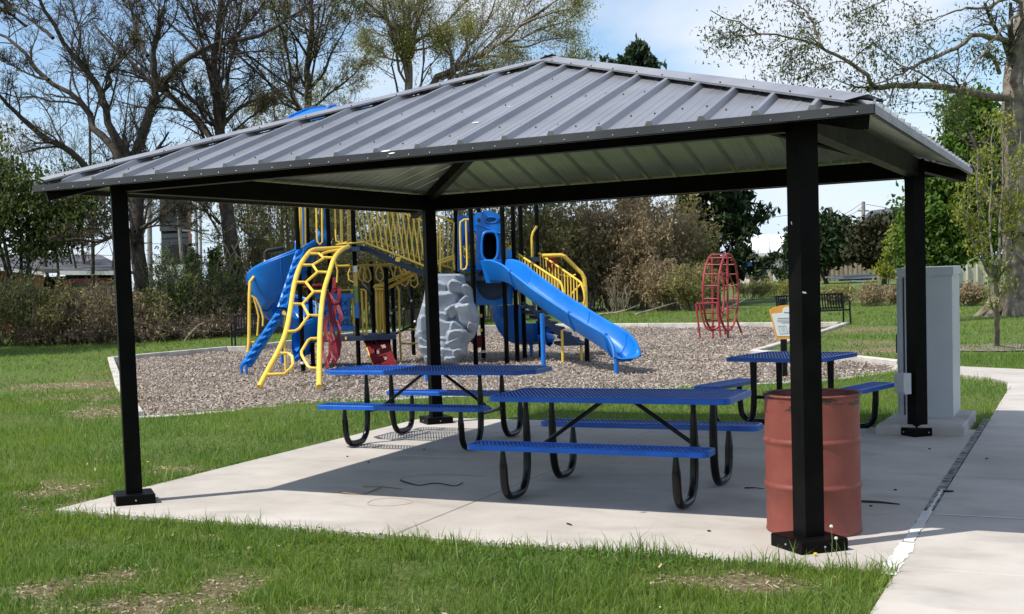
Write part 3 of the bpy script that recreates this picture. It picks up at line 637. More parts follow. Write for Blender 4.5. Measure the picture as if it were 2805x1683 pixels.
def board(name, L_, W_, z, r_, parent, loc):
    o = obj(name, rim_mb(L_, W_, 0, r_), M['tableblue'], parent, world=False); o.location = (loc[0], loc[1], z)
    k = (L_, W_, r_)
    if k not in board.cache: board.cache[k] = lattice(L_, W_, -.004, r_)
    c = link('mesh_panel', board.cache[k], M['tableblue'], o, world=False)
    rb = MB()
    for q in (-.33, .33): rb.bar((q*L_, -W_/2+.03, -.028), (q*L_, W_/2-.03, -.028), .035, .02)
    obj('cross_rail', rb, M['black'], o, world=False)
    return o
board.cache = {}
def leg_path(y_in, y_out):
    s = 1 if y_out > 0 else -1; a, b_ = abs(y_in), abs(y_out)
    return [(s*a, .72), (s*a, .55), (s*(a+.005), .27), (s*(a+.035), .13), (s*(a+.10), .055), (s*(a+.17), .036), (s*(b_-.14), .036), (s*(b_-.06), .062), (s*(b_-.015), .13), (s*b_, .25), (s*(b_+.005), .34), (s*(b_+.005), .43)]
def leg_mb(x, y_in, y_out):
    P = ease([(x, y, z) for y, z in leg_path(y_in, y_out)], 40); b = MB(); K = len(P)
    rr = []
    for k, p in enumerate(P):
        r_ = .031
        if k < 5: r_ = .019+.012*max(0, (k-1))/4
        if k > K-7: r_ = .017+.014*max(0, (K-2-k))/5
        rr.append(r_)
    return b.tube(P, rr, 10)
def picnic_table(label, loc, Lt, Ls, xo_top=0.0, rt=.06, wtop=.74):
    t_ = thing('picnic_table', label, 'picnic table', loc, 0, 'blue picnic tables of the pavilion')
    board('tabletop', Lt, wtop, .765, rt, t_, (xo_top, 0))
    for s in (-1, 1): board('seat', Ls, .26, .455, .055, t_, (0, s*.735))
    for x in (-.65, .65):
        for s in (-1, 1): obj('leg', leg_mb(x, s*.27, s*.735), M['black'], t_, smooth=True, world=False)
        obj('spreader', MB().tube([(x, -.26, .33), (x, .26, .33)], .018, 8), M['black'], t_, smooth=True, world=False)
    for s in (-1, 1): obj('brace', MB().tube([(s*.64, 0, .34), (s*.09, 0, .725)], .0165, 8), M['black'], t_, smooth=True, world=False)
    return t_
picnic_table('blue mesh picnic table under the roof, nearest the red barrel', (3.52, 1.555, 0), 1.86, 1.80)
picnic_table('blue mesh picnic table with longer top reaching past its seats, beside the grass', (.74, 3.95, 0), 2.42, 1.84, .02, .16)
# the square one behind, two benches along its sides
t_ = thing('picnic_table', 'square blue picnic table on grass at the back edge of the slab', 'picnic table', (3.98, 5.74, -.02), R(-14), 'blue picnic tables of the pavilion')
board('tabletop', .99, .99, .78, .055, t_, (0, 0))
for s in (-1, 1):
    o = board('seat', 1.0, .27, .475, .05, t_, (s*.735, 0)); o.rotation_euler = (0, 0, R(90))
    for y in (-.29, .29):
        P = [(xx, y, zz) for xx, zz in leg_path(s*.28, s*.735)]
        b = MB(); P = ease(P, 40); rr = [.031]*40
        for q in range(5): rr[q] = .031+.006*(5-q)/5; rr[39-q] = .03
        obj('leg', b.tube(P, rr, 10), M['black'], t_, smooth=True, world=False)
for y in (-.29, .29): obj('spreader', MB().tube([(-.27, y, .36), (.27, y, .36)], .018, 8), M['black'], t_, smooth=True, world=False)

# ------------------------------------------------------------------ drum used as a bin
m, t, bs = new_mat('rust_red_drum_paint'); n = t.nodes.new; l = t.links.new
tc_ = n('ShaderNodeTexCoord'); n1 = n('ShaderNodeTexNoise'); n1.inputs['Scale'].default_value = 5; n1.inputs['Detail'].default_value = 9; n1.inputs['Roughness'].default_value = .72; l(tc_.outputs['Object'], n1.inputs[0])
r1 = n('ShaderNodeValToRGB'); e = r1.color_ramp.elements; e[0].position = .3; e[1].position = .7; e[0].color = (.175, .036, .024, 1); e[1].color = (.25, .064, .044, 1); l(n1.outputs[0], r1.inputs[0])
sp = n('ShaderNodeSeparateXYZ'); l(tc_.outputs['Object'], sp.inputs[0])
mp_ = n('ShaderNodeMapping'); mp_.inputs['Scale'].default_value = (4, 4, 14); l(tc_.outputs['Object'], mp_.inputs[0])
n2 = n('ShaderNodeTexNoise'); n2.inputs['Scale'].default_value = 1.6; n2.inputs['Detail'].default_value = 6; n2.inputs['Roughness'].default_value = .65; l(mp_.outputs[0], n2.inputs[0])
mz = n('ShaderNodeMapRange'); mz.inputs[1].default_value = .70; mz.inputs[2].default_value = .89; mz.inputs[3].default_value = 0; mz.inputs[4].default_value = .17; l(sp.outputs[2], mz.inputs[0])
ad = n('ShaderNodeMath'); ad.operation = 'ADD'; l(n2.outputs[0], ad.inputs[0]); l(mz.outputs[0], ad.inputs[1])
rr_ = n('ShaderNodeMapRange'); rr_.inputs[1].default_value = .675; rr_.inputs[2].default_value = .71; l(ad.outputs[0], rr_.inputs[0])
mx_ = n('ShaderNodeMix'); mx_.data_type = 'RGBA'; mx_.inputs[7].default_value = (.045, .022, .015, 1); l(rr_.outputs[0], mx_.inputs[0]); l(r1.outputs[0], mx_.inputs[6]); l(mx_.outputs[2], bs.inputs['Base Color']); bs.inputs['Roughness'].default_value = .55
bp = n('ShaderNodeBump'); bp.inputs['Strength'].default_value = .25; bp.inputs['Distance'].default_value = .01; l(n1.outputs[0], bp.inputs['Height']); l(bp.outputs[0], bs.inputs['Normal'])
M['drum'] = m
M['druminside'] = pm('rusty_drum_inside', (.10, .045, .032), .8, .5, 6, col2=(.26, .085, .06))
dr = thing('steel_drum', 'rust red steel drum used as a bin behind the nearest pavilion post', 'barrel', (5.124, .555, 0))
def rib(z): return [(.286, z-.022), (.292, z-.012), (.2955, z), (.292, z+.012), (.286, z+.022)]
b = MB(); b.lathe((0, 0, 0), [(.28, .004), (.288, .002), (.291, .010), (.288, .020), (.286, .028)]+rib(.30)+[(.286, .33), (.286, .55)]+rib(.585)+[(.286, .61), (.286, .865)], 56)
b.v = [(x*q, y*q, z) for x, y, z in b.v for q in (1+.006*math.sin(3*math.atan2(y, x)+z*7)*math.sin(z*9+2*math.cos(2*math.atan2(y, x)))-.016*math.exp(-((math.atan2(y, x)+1.15)**2/.05+(z-.46)**2/.006))-.012*math.exp(-((math.atan2(y, x)+2.0)**2/.04+(z-.70)**2/.004)),)]
obj('body', b, M['drum'], dr, smooth=True, world=False)
P = [(.289*math.cos(a), .289*math.sin(a), .874) for a in np.linspace(0, 2*math.pi, 49)[:-1]]
obj('rim', MB().tube(P, .0085, 8, closed=True), M['drum'], dr, smooth=True, world=False)
b = MB(); b.lathe((0, 0, 0), [(.283, .872), (.282, .30), (.28, .012), (.001, .012)], 56); obj('liner', b, M['druminside'], dr, smooth=True, world=False)

# ------------------------------------------------------------------ cabinet, its pad and the socket box
pad = MB(); P = [Vector((*p, 0)) for p in PAD]; cc = sum(P, Vector())/4
b0 = [(*p.xy, -.12) for p in P]; b1 = [(*p.xy, .085) for p in P]; b2 = [(*(p+(cc-p).normalized()*.035).xy, .10) for p in P]
pad.add(b0+b1+b2, [(0, 1, 5, 4), (1, 2, 6, 5), (2, 3, 7, 6), (3, 0, 4, 7), (4, 5, 9, 8), (5, 6, 10, 9), (6, 7, 11, 10), (7, 4, 8, 11), (8, 9, 10, 11)])
tag(obj('equipment_pad', pad, M['padconc']), 'raised concrete pad with chamfered edge under the grey cabinet', 'concrete pad')
c0 = gz(2350+352*.3773, 680+1215*.3773, .10); c1 = gz(2350+693*.3773, 680+1232*.3773, .10); c2 = gz(2350+755*.3773, 680+1183*.3773, .10)
ex = Vector((1.0, 0.0)); c0 = np.array([c1[0]-ex.x*.49, c1[1]-ex.y*.49, .1]); ey = Vector((-ex.y, ex.x))
dp = max(.45, min(.8, abs((Vector((c2-c1)[:2])).dot(ey)))); dp = .80; wd_ = .49
cab = thing('utility_cabinet', 'tall grey metal electrical cabinet on a concrete pad', 'cabinet', (float(c1[0]+c0[0])/2+ey.x*dp/2, float(c1[1]+c0[1])/2+ey.y*dp/2, .10), math.atan2(ex.y, ex.x))
hc = height(2350+620*.3773, 680+190*.3773, float(c1[0]), float(c1[1]))-.10
obj('cabinet_body', MB().box((0, 0, hc/2), (wd_, dp, hc)), M['cabinet'], cab, world=False)
b = MB(); b.box((0, 0, hc+.035), (wd_+.03, dp+.03, .085)); obj('lid', b, M['cabinet'], cab, world=False)
# doors on the side facing the slab's back: leaves proud of the body with a dark gap between
for yy in (-dp*.25, dp*.25): obj('door', MB().box((-wd_/2-.012, yy, hc/2), (.02, dp/2-.012, hc-.05)), M['cabinet'], cab, world=False)
b = MB(); b.box((-wd_/2-.045, .04, hc*.53), (.05, .05, .11)); b.tube([(-wd_/2-.03, -.03, hc*.57), (-wd_/2-.07, -.03, hc*.57), (-wd_/2-.07, -.03, hc*.44), (-wd_/2-.03, -.03, hc*.44)], .010, 6); obj('latch', b, M['dark'], cab, world=False)
b = MB()
for zz in (.14, .5, .86): b.sphere((wd_/2+.001, -dp*.5+.03, hc*zz), .008, 6, 4)
for dx, dz in ((-.02, 0), (.0, -.03), (.03, -.03)): b.sphere((-.09+dx, -dp/2-.024, hc+.03+dz), .014, 8, 5)
obj('bolts', b, M['steel'], cab, world=False)['kind'] = 'stuff'
# seams down the front
b = MB(); b.box((-wd_/2+.045, -dp/2-.004, hc/2), (.012, .008, hc-.04)); obj('seam_strip', b, M['dark'], cab, world=False)
eb = thing('socket_box', 'light grey weatherproof socket box strapped on the far right post', 'electrical box', (PW-.09, PD-.09, 1.0))
zc = height(2482, 1050, PW-.09, PD-.09)
b = MB(); M3 = rot45(); b.box((PW-.045-.06, PD-.045-.075, zc), (.075, .12, .20), M3); obj('box_body', b, M['boxgrey'], eb)
b = MB(); b.box((PW-.045-.09, PD-.045-.105, zc+.005), (.022, .135, .165), M3); obj('box_cover', b, M['boxgrey'], eb)
# ------------------------------------------------------------------ play structure
MZ = -.12
za = zoom(640, 520, .3774); zb = zoom(1100, 520, .3638); zc_ = zoom(960, 680, .2426); ze_ = zoom(640, 560, .1617); zg = zoom(1280, 700, .2292)
zh = zoom(800, 780, .1752); zi = zoom(630, 840, .1617); zt = zoom(1150, 560, .1617)
play = thing('play_structure', 'large blue and yellow play structure with slides, climbers and bridge', 'playground set', (-4.5, 15.5, MZ))
def tubes(name, polys, r, mat, parent=play, n=8, smooth=True):
    b = MB()
    for p in polys: b.tube(p, r, n)
    return obj(name, b, mat, parent, smooth)
def post(px, py, d, top_px=None, ztop=None, r=.047, mat='blackpost', name='post', z0=MZ-.05):
    p = at(px, py, d); z1 = ztop if ztop is not None else height(px, top_px, p[0], p[1])
    b = MB(); b.tube([(p[0], p[1], z0), (p[0], p[1], z1)], r, 12); o = obj(name, b, M[mat], play, True)
    return o, Vector((p[0], p[1], z1))
def plate(name, quad, th, mat, parent=play):
    """flat slab from its outline of world points, thickness away from the camera side"""
    P = [Vector(p) for p in quad]; n_ = (P[1]-P[0]).cross(P[2]-P[0]).normalized()
    if n_.dot(Vector(FW)) < 0: n_ = -n_
    return obj(name, MB().prism(P, n_*th), mat, parent)
def X_(z, x, y, d): return Vector(z(x, y, d))
# --- posts: pixel of the foot, distance, top
PO = {}
for nm, px, py, d, zt_ in [('a', 831, 1020, 25.9, 4.15), ('b', 858, 1005, 26.7, 4.15), ('x', 915, 1008, 27.0, 4.15), ('c', 983, 999, 26.6, 4.15), ('d', 1027, 985, 27.9, 2.1), ('e', 1082, 980, 28.4, 1.95), ('f', 1133, 955, 30.0, 1.75), ('e2', 1066, 984, 27.2, 1.95),
                           ('g', 1262, 985, 27.6, 4.0), ('h', 1304, 1001, 26.0, 3.32), ('i', 1389, 998, 25.8, 3.28), ('j', 1418, 998, 26.3, 4.1), ('k', 1438, 987, 26.9, 4.1), ('m', 1325, 989, 27.1, 3.4), ('l', 1482, 986, 27.6, 4.1), ('n', 1609, 995, 25.2, .38), ('o', 1214, 978, 27.9, 1.7)]:
    PO[nm], top = post(px, py, d, ztop=zt_)
    if nm in 'hi': tubes('post_cap', [[top, top+Vector((0, 0, .03))]], .05, M['blackpost'], PO[nm])
# label bands round post c
pc = at(983, 999, 26.6)
for y0, y1, mt in ((552, 598, 'white'), (598, 700, 'tan'), (700, 820, 'green'), (820, 932, 'bluesticker')):
    q0, q1 = height(*(640+893*.3774, 520+y0*.3774), pc[0], pc[1]), height(*(640+893*.3774, 520+y1*.3774), pc[0], pc[1])
    o = obj('height_band', MB().tube([(pc[0], pc[1], q1), (pc[0], pc[1], q0)], .049, 12, cap=False), M[mt], PO['c'], True)
for nm, zz in (('a', .05), ('m', .06)):
    p = at(*((831, 1020, 25.9) if nm == 'a' else (1325, 989, 27.1))); obj('post_label', MB().tube([(p[0], p[1], zz), (p[0], p[1], zz+.05)], .0485, 12, cap=False), M['white'], PO[nm], True)
# --- decks
def deck(name, px0, px1, py, d0, d1, th=.09):
    a, b_ = at(px0, py, d0), at(px1, py, d0); c, e = at(px1, py, d1), at(px0, py, d1); z_ = at((px0+px1)/2, py, d0)[2]
    P = [Vector((q[0], q[1], z_)) for q in (a, b_, c, e)]
    return obj(name, MB().prism(P, (0, 0, -th)), M['navy'], play)
deck('deck', 825, 985, 679, 25.9, 27.3); deck('deck', 1228, 1405, 757, 25.9, 27.2); deck('deck', 828, 1085, 922, 26.5, 27.9, .1)
deck('deck', 1376, 1478, 706, 26.2, 27.6)
# --- roof dome of the left tower
dc = at(930, 340, 26.8); zt_ = height(926, 295, dc[0], dc[1])
b = MB(); b.lathe((dc[0], dc[1], zt_-.78), [(1.62, 0), (1.63, .05), (1.56, .14), (1.42, .34), (1.16, .55), (.78, .70), (.35, .77), (.001, .785)], 28)
dm = obj('tower_roof', b, M['blue'], play, True)
for k in range(8):
    a = 2*math.pi*k/8+.3; obj('roof_rib', MB().tube([(dc[0]+q*math.cos(a), dc[1]+q*math.sin(a), zt_-.78+h_) for q, h_ in ((1.58, .14), (1.435, .35), (1.17, .565), (.79, .715), (.32, .785))], .03, 6), M['blue'], dm, True)
# --- blue tower panels behind the yellow loops
plate('tower_panel', [X_(za, x, y, 27.0) for x, y in ((560, 60), (690, 60), (690, 410), (570, 418), (568, 380), (610, 355), (640, 330), (655, 318), (655, 60))], .05, M['blue'])
plate('tower_panel', [X_(za, x, y, 26.9) for x, y in ((492, 60), (522, 60), (522, 425), (505, 425))], .05, M['blue'])
# yellow vertical loops and grab bars on the tower
def loop(pts, r=.019, mat='yellow', name='guard_loop', parent=play): return tubes(name, [pts], r, M[mat], parent)
for x0, x1, yb_, d in ((478, 520, 415, 25.8), (598, 643, 400, 26.2), (735, 830, 395, 26.5)):
    loop([X_(za, x0, 40, d), X_(za, x0+6, yb_-60, d), X_(za, x0+10, yb_-22, d), X_(za, (x0+x1)/2+6, yb_, d), X_(za, x1+2, yb_-22, d), X_(za, x1, yb_-60, d), X_(za, x1-2, 40, d)])
for x, y1, d in ((497, 420, 25.8), (780, 410, 26.4), (790, 400, 26.6), (848, 395, 26.8)): loop([X_(za, x-8, 40, d), X_(za, x, y1, d)], .017)
for y in (170, 198, 258): loop([X_(za, 815, y, 26.6), X_(za, 848, y+2, 26.6)], .015)
loop([X_(za, 740, 400, 26.3), X_(za, 900, 385, 26.4), X_(za, 950, 378, 26.5)], .02)

# --- spiral slide, left
axp = at(783, 850, 27.0); ax = Vector((axp[0], axp[1], 0)); lat = Vector((RT[0], RT[1], 0)).normalized(); fwd = Vector((FW[0], FW[1], 0)).normalized()
G = []; K = 60; rim = []; rim2 = []; seams = []
for k in range(K+1):
    th = R(-20)+R(445)*k/K             # starts at the tower, goes in front and to the left, round the back
    zz = 2.28-1.98*(k/K)**.92
    rad = lat*math.cos(th)-fwd*math.sin(th)
    sec = [(.90, .50), (.95, .53), (.98, .50), (.90, .22), (.80, .04), (.64, -.04), (.48, .0), (.40, .12), (.38, .30), (.35, .32), (.33, .30), (.30, .0), (.36, -.20), (.52, -.27), (.68, -.22), (.86, .06), (1.0, .42), (1.02, .50), (.96, .55)]
    sc = .80
    G.append([ax+rad*q*sc+Vector((0, 0, zz+h_)) for q, h_ in sec])
    if k % 10 == 5: seams.append([ax+rad*q*sc+Vector((0, 0, zz+h_)) for q, h_ in ((1.03, .50), (.875, .06), (.69, -.24), (.52, -.29), (.36, -.22))])
    rim.append(ax+rad*.96*sc+Vector((0, 0, zz+.53)))
sp_ = obj('spiral_slide', MB().grid(G), M['blue'], play, True)
for s_ in seams: obj('slide_seam', MB().tube(s_, .018, 6), M['blue'], sp_, True)
obj('slide_rim', MB().tube(rim, .034, 8), M['blue'], sp_, True)
for px, py in ((774, 1003), (688, 1000)):
    p = gz(px, py, MZ); obj('slide_leg', MB().tube([(p[0], p[1], MZ-.03), (p[0], p[1], .42)], .04, 10), M['blue'], sp_, True)
# yellow guard frame left of the spiral
loop([X_(za, 104, 1180, 26.4), X_(za, 112, 1100, 26.4), X_(za, 115, 760, 26.4), X_(za, 120, 670, 26.4), X_(za, 150, 630, 26.5), X_(za, 205, 590, 26.6), X_(za, 228, 545, 26.7), X_(za, 232, 510, 26.7)], .036)
loop([X_(za, 122, 770, 26.4), X_(za, 140, 775, 26.4), X_(za, 160, 830, 26.4), X_(za, 182, 920, 26.4), X_(za, 172, 1060, 26.4)], .02)
loop([X_(za, 128, 770, 26.3), X_(za, 160, 790, 26.3), X_(za, 195, 860, 26.3), X_(za, 215, 930, 26.3), X_(za, 212, 990, 26.3)], .02)
loop([X_(za, 112, 1108, 26.4), X_(za, 150, 1106, 26.4)], .022)
tubes('roller_arm', [[X_(za, 232, 505, 26.7), X_(za, 232, 455, 26.7), X_(za, 245, 443, 26.7), X_(za, 360, 425, 26.8)]], .045, M['dark'])

# --- blue zigzag climbing ramp in front, two lengths
def ramp_strip(L0, R0, d0, L1, R1, d1, n_):
    A = X_(za, *L0, d0); B = X_(za, *R0, d0); C = X_(za, *L1, d1); D = X_(za, *R1, d1); nr = ((B-A).cross(C-A)).normalized()
    if nr.dot(Vector(FW)) > 0: nr = -nr
    G = []
    for k in range(n_*4+1):
        t_ = k/(n_*4); a, b_ = A.lerp(C, t_), B.lerp(D, t_); ph = k % 4; row = []
        for j in range(7):
            u = j/6; h_ = (.075 if (j in (1, 2)) and ph in (1, 2) else .02) if j < 3 else (.065 if (j in (3, 4)) and ph in (3, 0) else .02)
            if j in (0, 6): h_ = 0
            if j == 5: h_ = .055
            row.append(a.lerp(b_, u)+nr*h_)
        G.append([row[0]-nr*.10]+row+[row[-1]-nr*.10])
    m_ = MB().grid(G)
    m_.prism([A-nr*.10, B-nr*.10, D-nr*.10, C-nr*.10], -nr*.02)
    return m_
rc = obj('climbing_ramp', ramp_strip((452, 440), (530, 432), 25.6, (316, 850), (398, 868), 25.2, 6), M['blue'], play, False)
obj('lower_ramp', ramp_strip((303, 895), (376, 905), 25.2, (44, 1278), (132, 1288), 25.5, 7), M['blue'], rc, False)
for px, py in ((662, 1028), (676, 1031)): 
    p = gz(px, py, MZ); obj('ramp_leg', MB().tube([(p[0], p[1], MZ-.03), (p[0], p[1], .12)], .03, 8), M['blue'], rc, True)
loop([X_(za, 365, 900, 25.35), X_(za, 370, 1100, 25.35), X_(za, 378, 1310, 25.35)], .026, name='ramp_post'); plate('ramp_bracket', [X_(za, x, y, 25.1) for x, y in ((352, 905), (352, 885), (365, 876), (380, 890), (384, 915))], .04, M['yellow'])

# --- yellow honeycomb arch climber
lr = [(185, 1432, 21.1), (260, 1290, 21.5), (330, 1160, 21.9), (380, 1030, 22.4), (410, 880, 22.9), (440, 690, 23.6), (480, 560, 24.3), (530, 480, 24.9), (580, 438, 25.3), (700, 428, 25.6), (830, 420, 25.9)]
rr_l = [(620, 1430, 20.8), (625, 1100, 21.9), (635, 900, 22.7), (655, 740, 23.4), (690, 620, 24.0), (730, 500, 24.6), (780, 440, 25.2), (832, 414, 25.8)]
arch = thing_part = obj('arch_climber', MB().tube(ease([X_(za, *p) for p in lr], 44), .047, 10), M['yellow'], play, True)
obj('side_rail', MB().tube(ease([X_(za, *p) for p in rr_l], 40), .047, 10), M['yellow'], arch, True)
def dl(y): return float(np.interp(y, [415, 430, 480, 560, 690, 880, 1030, 1160, 1290, 1430], [25.8, 25.4, 24.9, 24.3, 23.6, 22.9, 22.4, 21.9, 21.5, 21.1]))
for P in ([(545, 465), (620, 465), (650, 492), (722, 495)], [(640, 466), (690, 450), (770, 437)], [(498, 547), (575, 547), (650, 500)], [(575, 547), (608, 597), (692, 600)], [(452, 672), (525, 672), (608, 600)], [(525, 672), (578, 740), (655, 740)],
          [(425, 830), (500, 830), (578, 745)], [(500, 830), (545, 912), (628, 915)], [(390, 1030), (445, 1027), (475, 1010), (545, 915)], [(340, 1187), (395, 1188), (425, 1210), (432, 1262), (415, 1295), (365, 1338), (240, 1342)], [(622, 1080), (560, 1082), (540, 1095), (492, 1175), (495, 1200), (538, 1280), (560, 1295), (612, 1298)]):
    obj('rung', MB().tube([X_(za, x, y, dl(y)-.02) for x, y in P], .027, 8), M['yellow'], arch, True)

# --- red honeycomb climbing net
E_ = [((660, -80), (650, 90)), ((650, 90), (735, 60)), ((650, 90), (600, 190)), ((600, 190), (550, 130)), ((735, 60), (740, 190)), ((740, 190), (700, 300)), ((600, 190), (640, 250)), ((640, 250), (700, 300)), ((640, 250), (600, 330)), ((600, 330), (590, 480)), ((550, 150), (590, 320)), ((700, 300), (660, 400)), ((700, 300), (765, 470)), ((660, 400), (655, 540)), ((590, 480), (530, 560)), ((590, 480), (655, 540)), ((655, 540), (700, 590)), ((765, 470), (765, 560)), ((765, 560), (700, 640)), ((530, 560), (520, 650)), ((520, 650), (530, 800)), ((655, 540), (620, 640)), ((620, 640), (620, 790)), ((700, 600), (740, 700)), ((740, 700), (735, 800)), ((530, 800), (470, 920)), ((530, 800), (600, 880)), ((620, 790), (600, 880)), ((620, 790), (690, 880)), ((735, 800), (690, 880)), ((470, 920), (470, 1060)), ((600, 880), (600, 1080)), ((690, 880), (640, 940)), ((735, 800), (745, 950)), ((745, 950), (720, 1110)), ((690, 930), (690, 1110)), ((640, 930), (620, 1080)), ((470, 1060), (545, 1230)), ((600, 1080), (545, 1230)), ((600, 1080), (660, 1180)), ((720, 1110), (660, 1220)), ((545, 1230), (555, 1290)), ((690, 1110), (660, 1180))]
def dr_(y): return 25.0-1.4*(y+80)/1370
b = MB(); b2 = MB()
for (p, q) in E_:
    a, c = X_(zh, *p, dr_(p[1])), X_(zh, *q, dr_(q[1])); e = (c-a).normalized()*.035
    b.bar(a-e, c+e, .022, .070, up=Vector(FW).cross((c-a).normalized()))
    b2.bar(a-e+Vector(FW)*.03, c+e+Vector(FW)*.03, .03, .066, up=Vector(FW).cross((c-a).normalized()))
hn = obj('honeycomb_panel', b, M['red'], play); obj('panel_backing', b2, M['yellow'], hn)
# --- noughts and crosses panel
td = 26.9
for y in (172, 688): 
    plate('panel_bar', [X_(zh, x, y+q, td-.08) for x, q in ((352 if y < 500 else 378, -30), (975, -34 if y < 500 else -44), (972, 38 if y < 500 else 36), (362 if y < 500 else 385, 48))], .12, M['blue'])
MK = [['O', 'X', 'X'], ['X', 'X', 'O'], ['O', 'X', 'O']]
for r_i in range(3):
    for c_i in range(3):
        x0 = 432+c_i*162; y0 = 212+r_i*152
        b = MB(); a = X_(zh, x0+78, y0+4, td); c = X_(zh, x0+78, y0+148, td); b.tube([a, c], .098, 16)
        dm_ = obj('marker_drum', b, M['blue'], play, True); cx, cy = x0+76, y0+76; s_ = 34
        if MK[r_i][c_i] == 'X': P = [[X_(zh, cx-s_, cy-s_*1.1, td-.105), X_(zh, cx+s_, cy+s_*1.1, td-.105)], [X_(zh, cx+s_, cy-s_*1.1, td-.105), X_(zh, cx-s_, cy+s_*1.1, td-.105)]]
        else: P = [[X_(zh, cx+s_*math.cos(2*math.pi*k/16), cy+s_*1.15*math.sin(2*math.pi*k/16), td-.105) for k in range(17)]]
        b = MB()
        for q in P: b.tube(q, .011, 6)
        obj('cross_mark' if MK[r_i][c_i] == 'X' else 'nought_mark', b, M['navyink'], dm_, True)
for P in ([(345, 100), (640, 92), (985, 80)], [(375, 130), (385, 500), (410, 780), (450, 815), (900, 808), (955, 790), (975, 740), (955, 420), (935, 90)], [(1065, 80), (1130, 80), (1155, 110), (1170, 790)], [(1085, 100), (1105, 500), (1110, 740), (1135, 790), (1168, 795), (1170, 830)], [(265, 95), (275, 410)], [(135, 60), (150, 290)]):
    loop([X_(zh, x, y, td+.1) for x, y in P], .021)
plate('shade_panel', [X_(zh, x, y, 27.4) for x, y in ((195, 480), (400, 480), (400, 825), (190, 825))], .03, M['red'])
b = MB(); b.tube([X_(zh, 180, 60, 27.6), X_(zh, 300, 30, 27.6), X_(zh, 430, 20, 27.6), X_(zh, 540, 50, 27.6)], .05, 8); obj('steering_wheel', b, M['red'], play, True)
for P in ([(845, 815), (845, 860)],): loop([X_(zh, x, y, 26.4) for x, y in P], .02)
# --- yellow slot panel with red strip
for x0, x1 in ((1318, 1382), (1412, 1474)): loop([X_(zh, x0, 60, 27.3), X_(zh, x0+8, 500, 27.3), X_(zh, x0+25, 720, 27.3), X_(zh, (x0+x1)/2+12, 775, 27.3), X_(zh, x1+4, 740, 27.3), X_(zh, x1, 500, 27.3), X_(zh, x1-8, 60, 27.3)], .03)
for x0, x1 in ((1315, 1378), (1410, 1470)): plate('slot_panel', [X_(zh, x, y, 27.35) for x, y in ((x0, 70), (x1, 70), (x1+8, 680), (x0+14, 680))], .02, M['yellow'])
loop([X_(zh, 1280, 50, 27.2), X_(zh, 1300, 15, 27.2), X_(zh, 1480, 20, 27.2), X_(zh, 1480, 70, 27.2), X_(zh, 1290, 75, 27.2)], .03)
sg = plate('red_strip', [X_(zh, x, y, 27.4) for x, y in ((1378, 440), (1418, 440), (1424, 700), (1384, 700))], .01, M['red'])
b = MB()
for k in range(7): 
    y = 462+k*24; a = X_(zh, 1388, y, 27.385); c = X_(zh, 1410, y+4, 27.385); b.bar(a, c, .006, .02)
obj('strip_marks', b, M['paper'], sg)
# --- low red ramp with holes
A, B, C, D = X_(zc_, 143, 1020, 26.9), X_(zc_, 405, 990, 26.9), X_(zc_, 540, 1345, 25.9), X_(zc_, 280, 1345, 25.9)
nu, nv = 20, 24; holes = [(.37, .21), (.70, .36), (.36, .48), (.62, .66), (.28, .82)]
b = MB(); nr = (B-A).cross(D-A).normalized(); nr = nr if nr.dot(Vector(FW)) < 0 else -nr
def rp2(u, v, h_): 
    p = A.lerp(B, u).lerp(D.lerp(C, u), v); bow = .09*math.sin(math.pi*v*2)*.5; return p+nr*(h_+bow)
for i in range(nu):
    for j in range(nv):
        u, v = (i+.5)/nu, (j+.5)/nv
        if any(abs(u-a_) < .085 and abs(v-c_) < .065 for a_, c_ in holes): continue
        P = [(i/nu, j/nv), ((i+1)/nu, j/nv), ((i+1)/nu, (j+1)/nv), (i/nu, (j+1)/nv)]
        b.add([rp2(*p, 0) for p in P]+[rp2(*p, -.03) for p in P], [(0, 1, 2, 3), (7, 6, 5, 4), (0, 4, 5, 1), (1, 5, 6, 2), (2, 6, 7, 3), (3, 7, 4, 0)])
rm = obj('hole_ramp', b, M['red'], play); obj('ramp_edge', MB().tube([rp2(0, v, -.03) for v in np.linspace(0, 1, 12)], .018, 6), M['yellow'], rm, True)
# --- overhead ladder with hanging loops, rails and net
loop([X_(za, x, y, 27.6) for x, y in ((735, 500), (745, 545), (760, 555), (1000, 548), (1215, 543), (1235, 575), (1250, 600))], .026, name='overhead_rail')
loop([X_(za, x, y, 28.2) for x, y in ((740, 520), (755, 590), (750, 675))], .022)
for k, (x, y) in enumerate(((850, 560), (925, 556), (960, 562), (1050, 556), (1120, 556), (1185, 556), (1230, 590), (1300, 600))):
    d = 27.6+.1*(k % 2); loop([X_(za, x, y, d), X_(za, x-18, y+50, d), X_(za, x-12, y+95, d), X_(za, x+15, y+112, d), X_(za, x+38, y+85, d), X_(za, x+30, y+40, d), X_(za, x+12, y, d)], .016, name='swing_ring')
for P in ([(1022, 708), (1330, 578)], [(1118, 715), (1340, 598)]): loop([X_(za, x, y, 27.4+.2*k) for k, (x, y) in enumerate(P)], .036, name='slide_bar')
loop([X_(za, x, y, 27.5) for x, y in ((1185, 700), (1200, 730), (1205, 1000), (1215, 1240))], .024, name='ladder_leg'); loop([X_(za, 1210, 1118, 27.5), X_(za, 1345, 1115, 27.5)], .022, name='ladder_step'); loop([X_(za, 1245, 1018, 28.0), X_(za, 1320, 1016, 28.0)], .022, name='ladder_step')
loop([X_(za, x, y, 27.3) for x, y in ((1240, 545), (1310, 620), (1325, 640), (1310, 660), (1270, 655))], .018)
nb = MB()
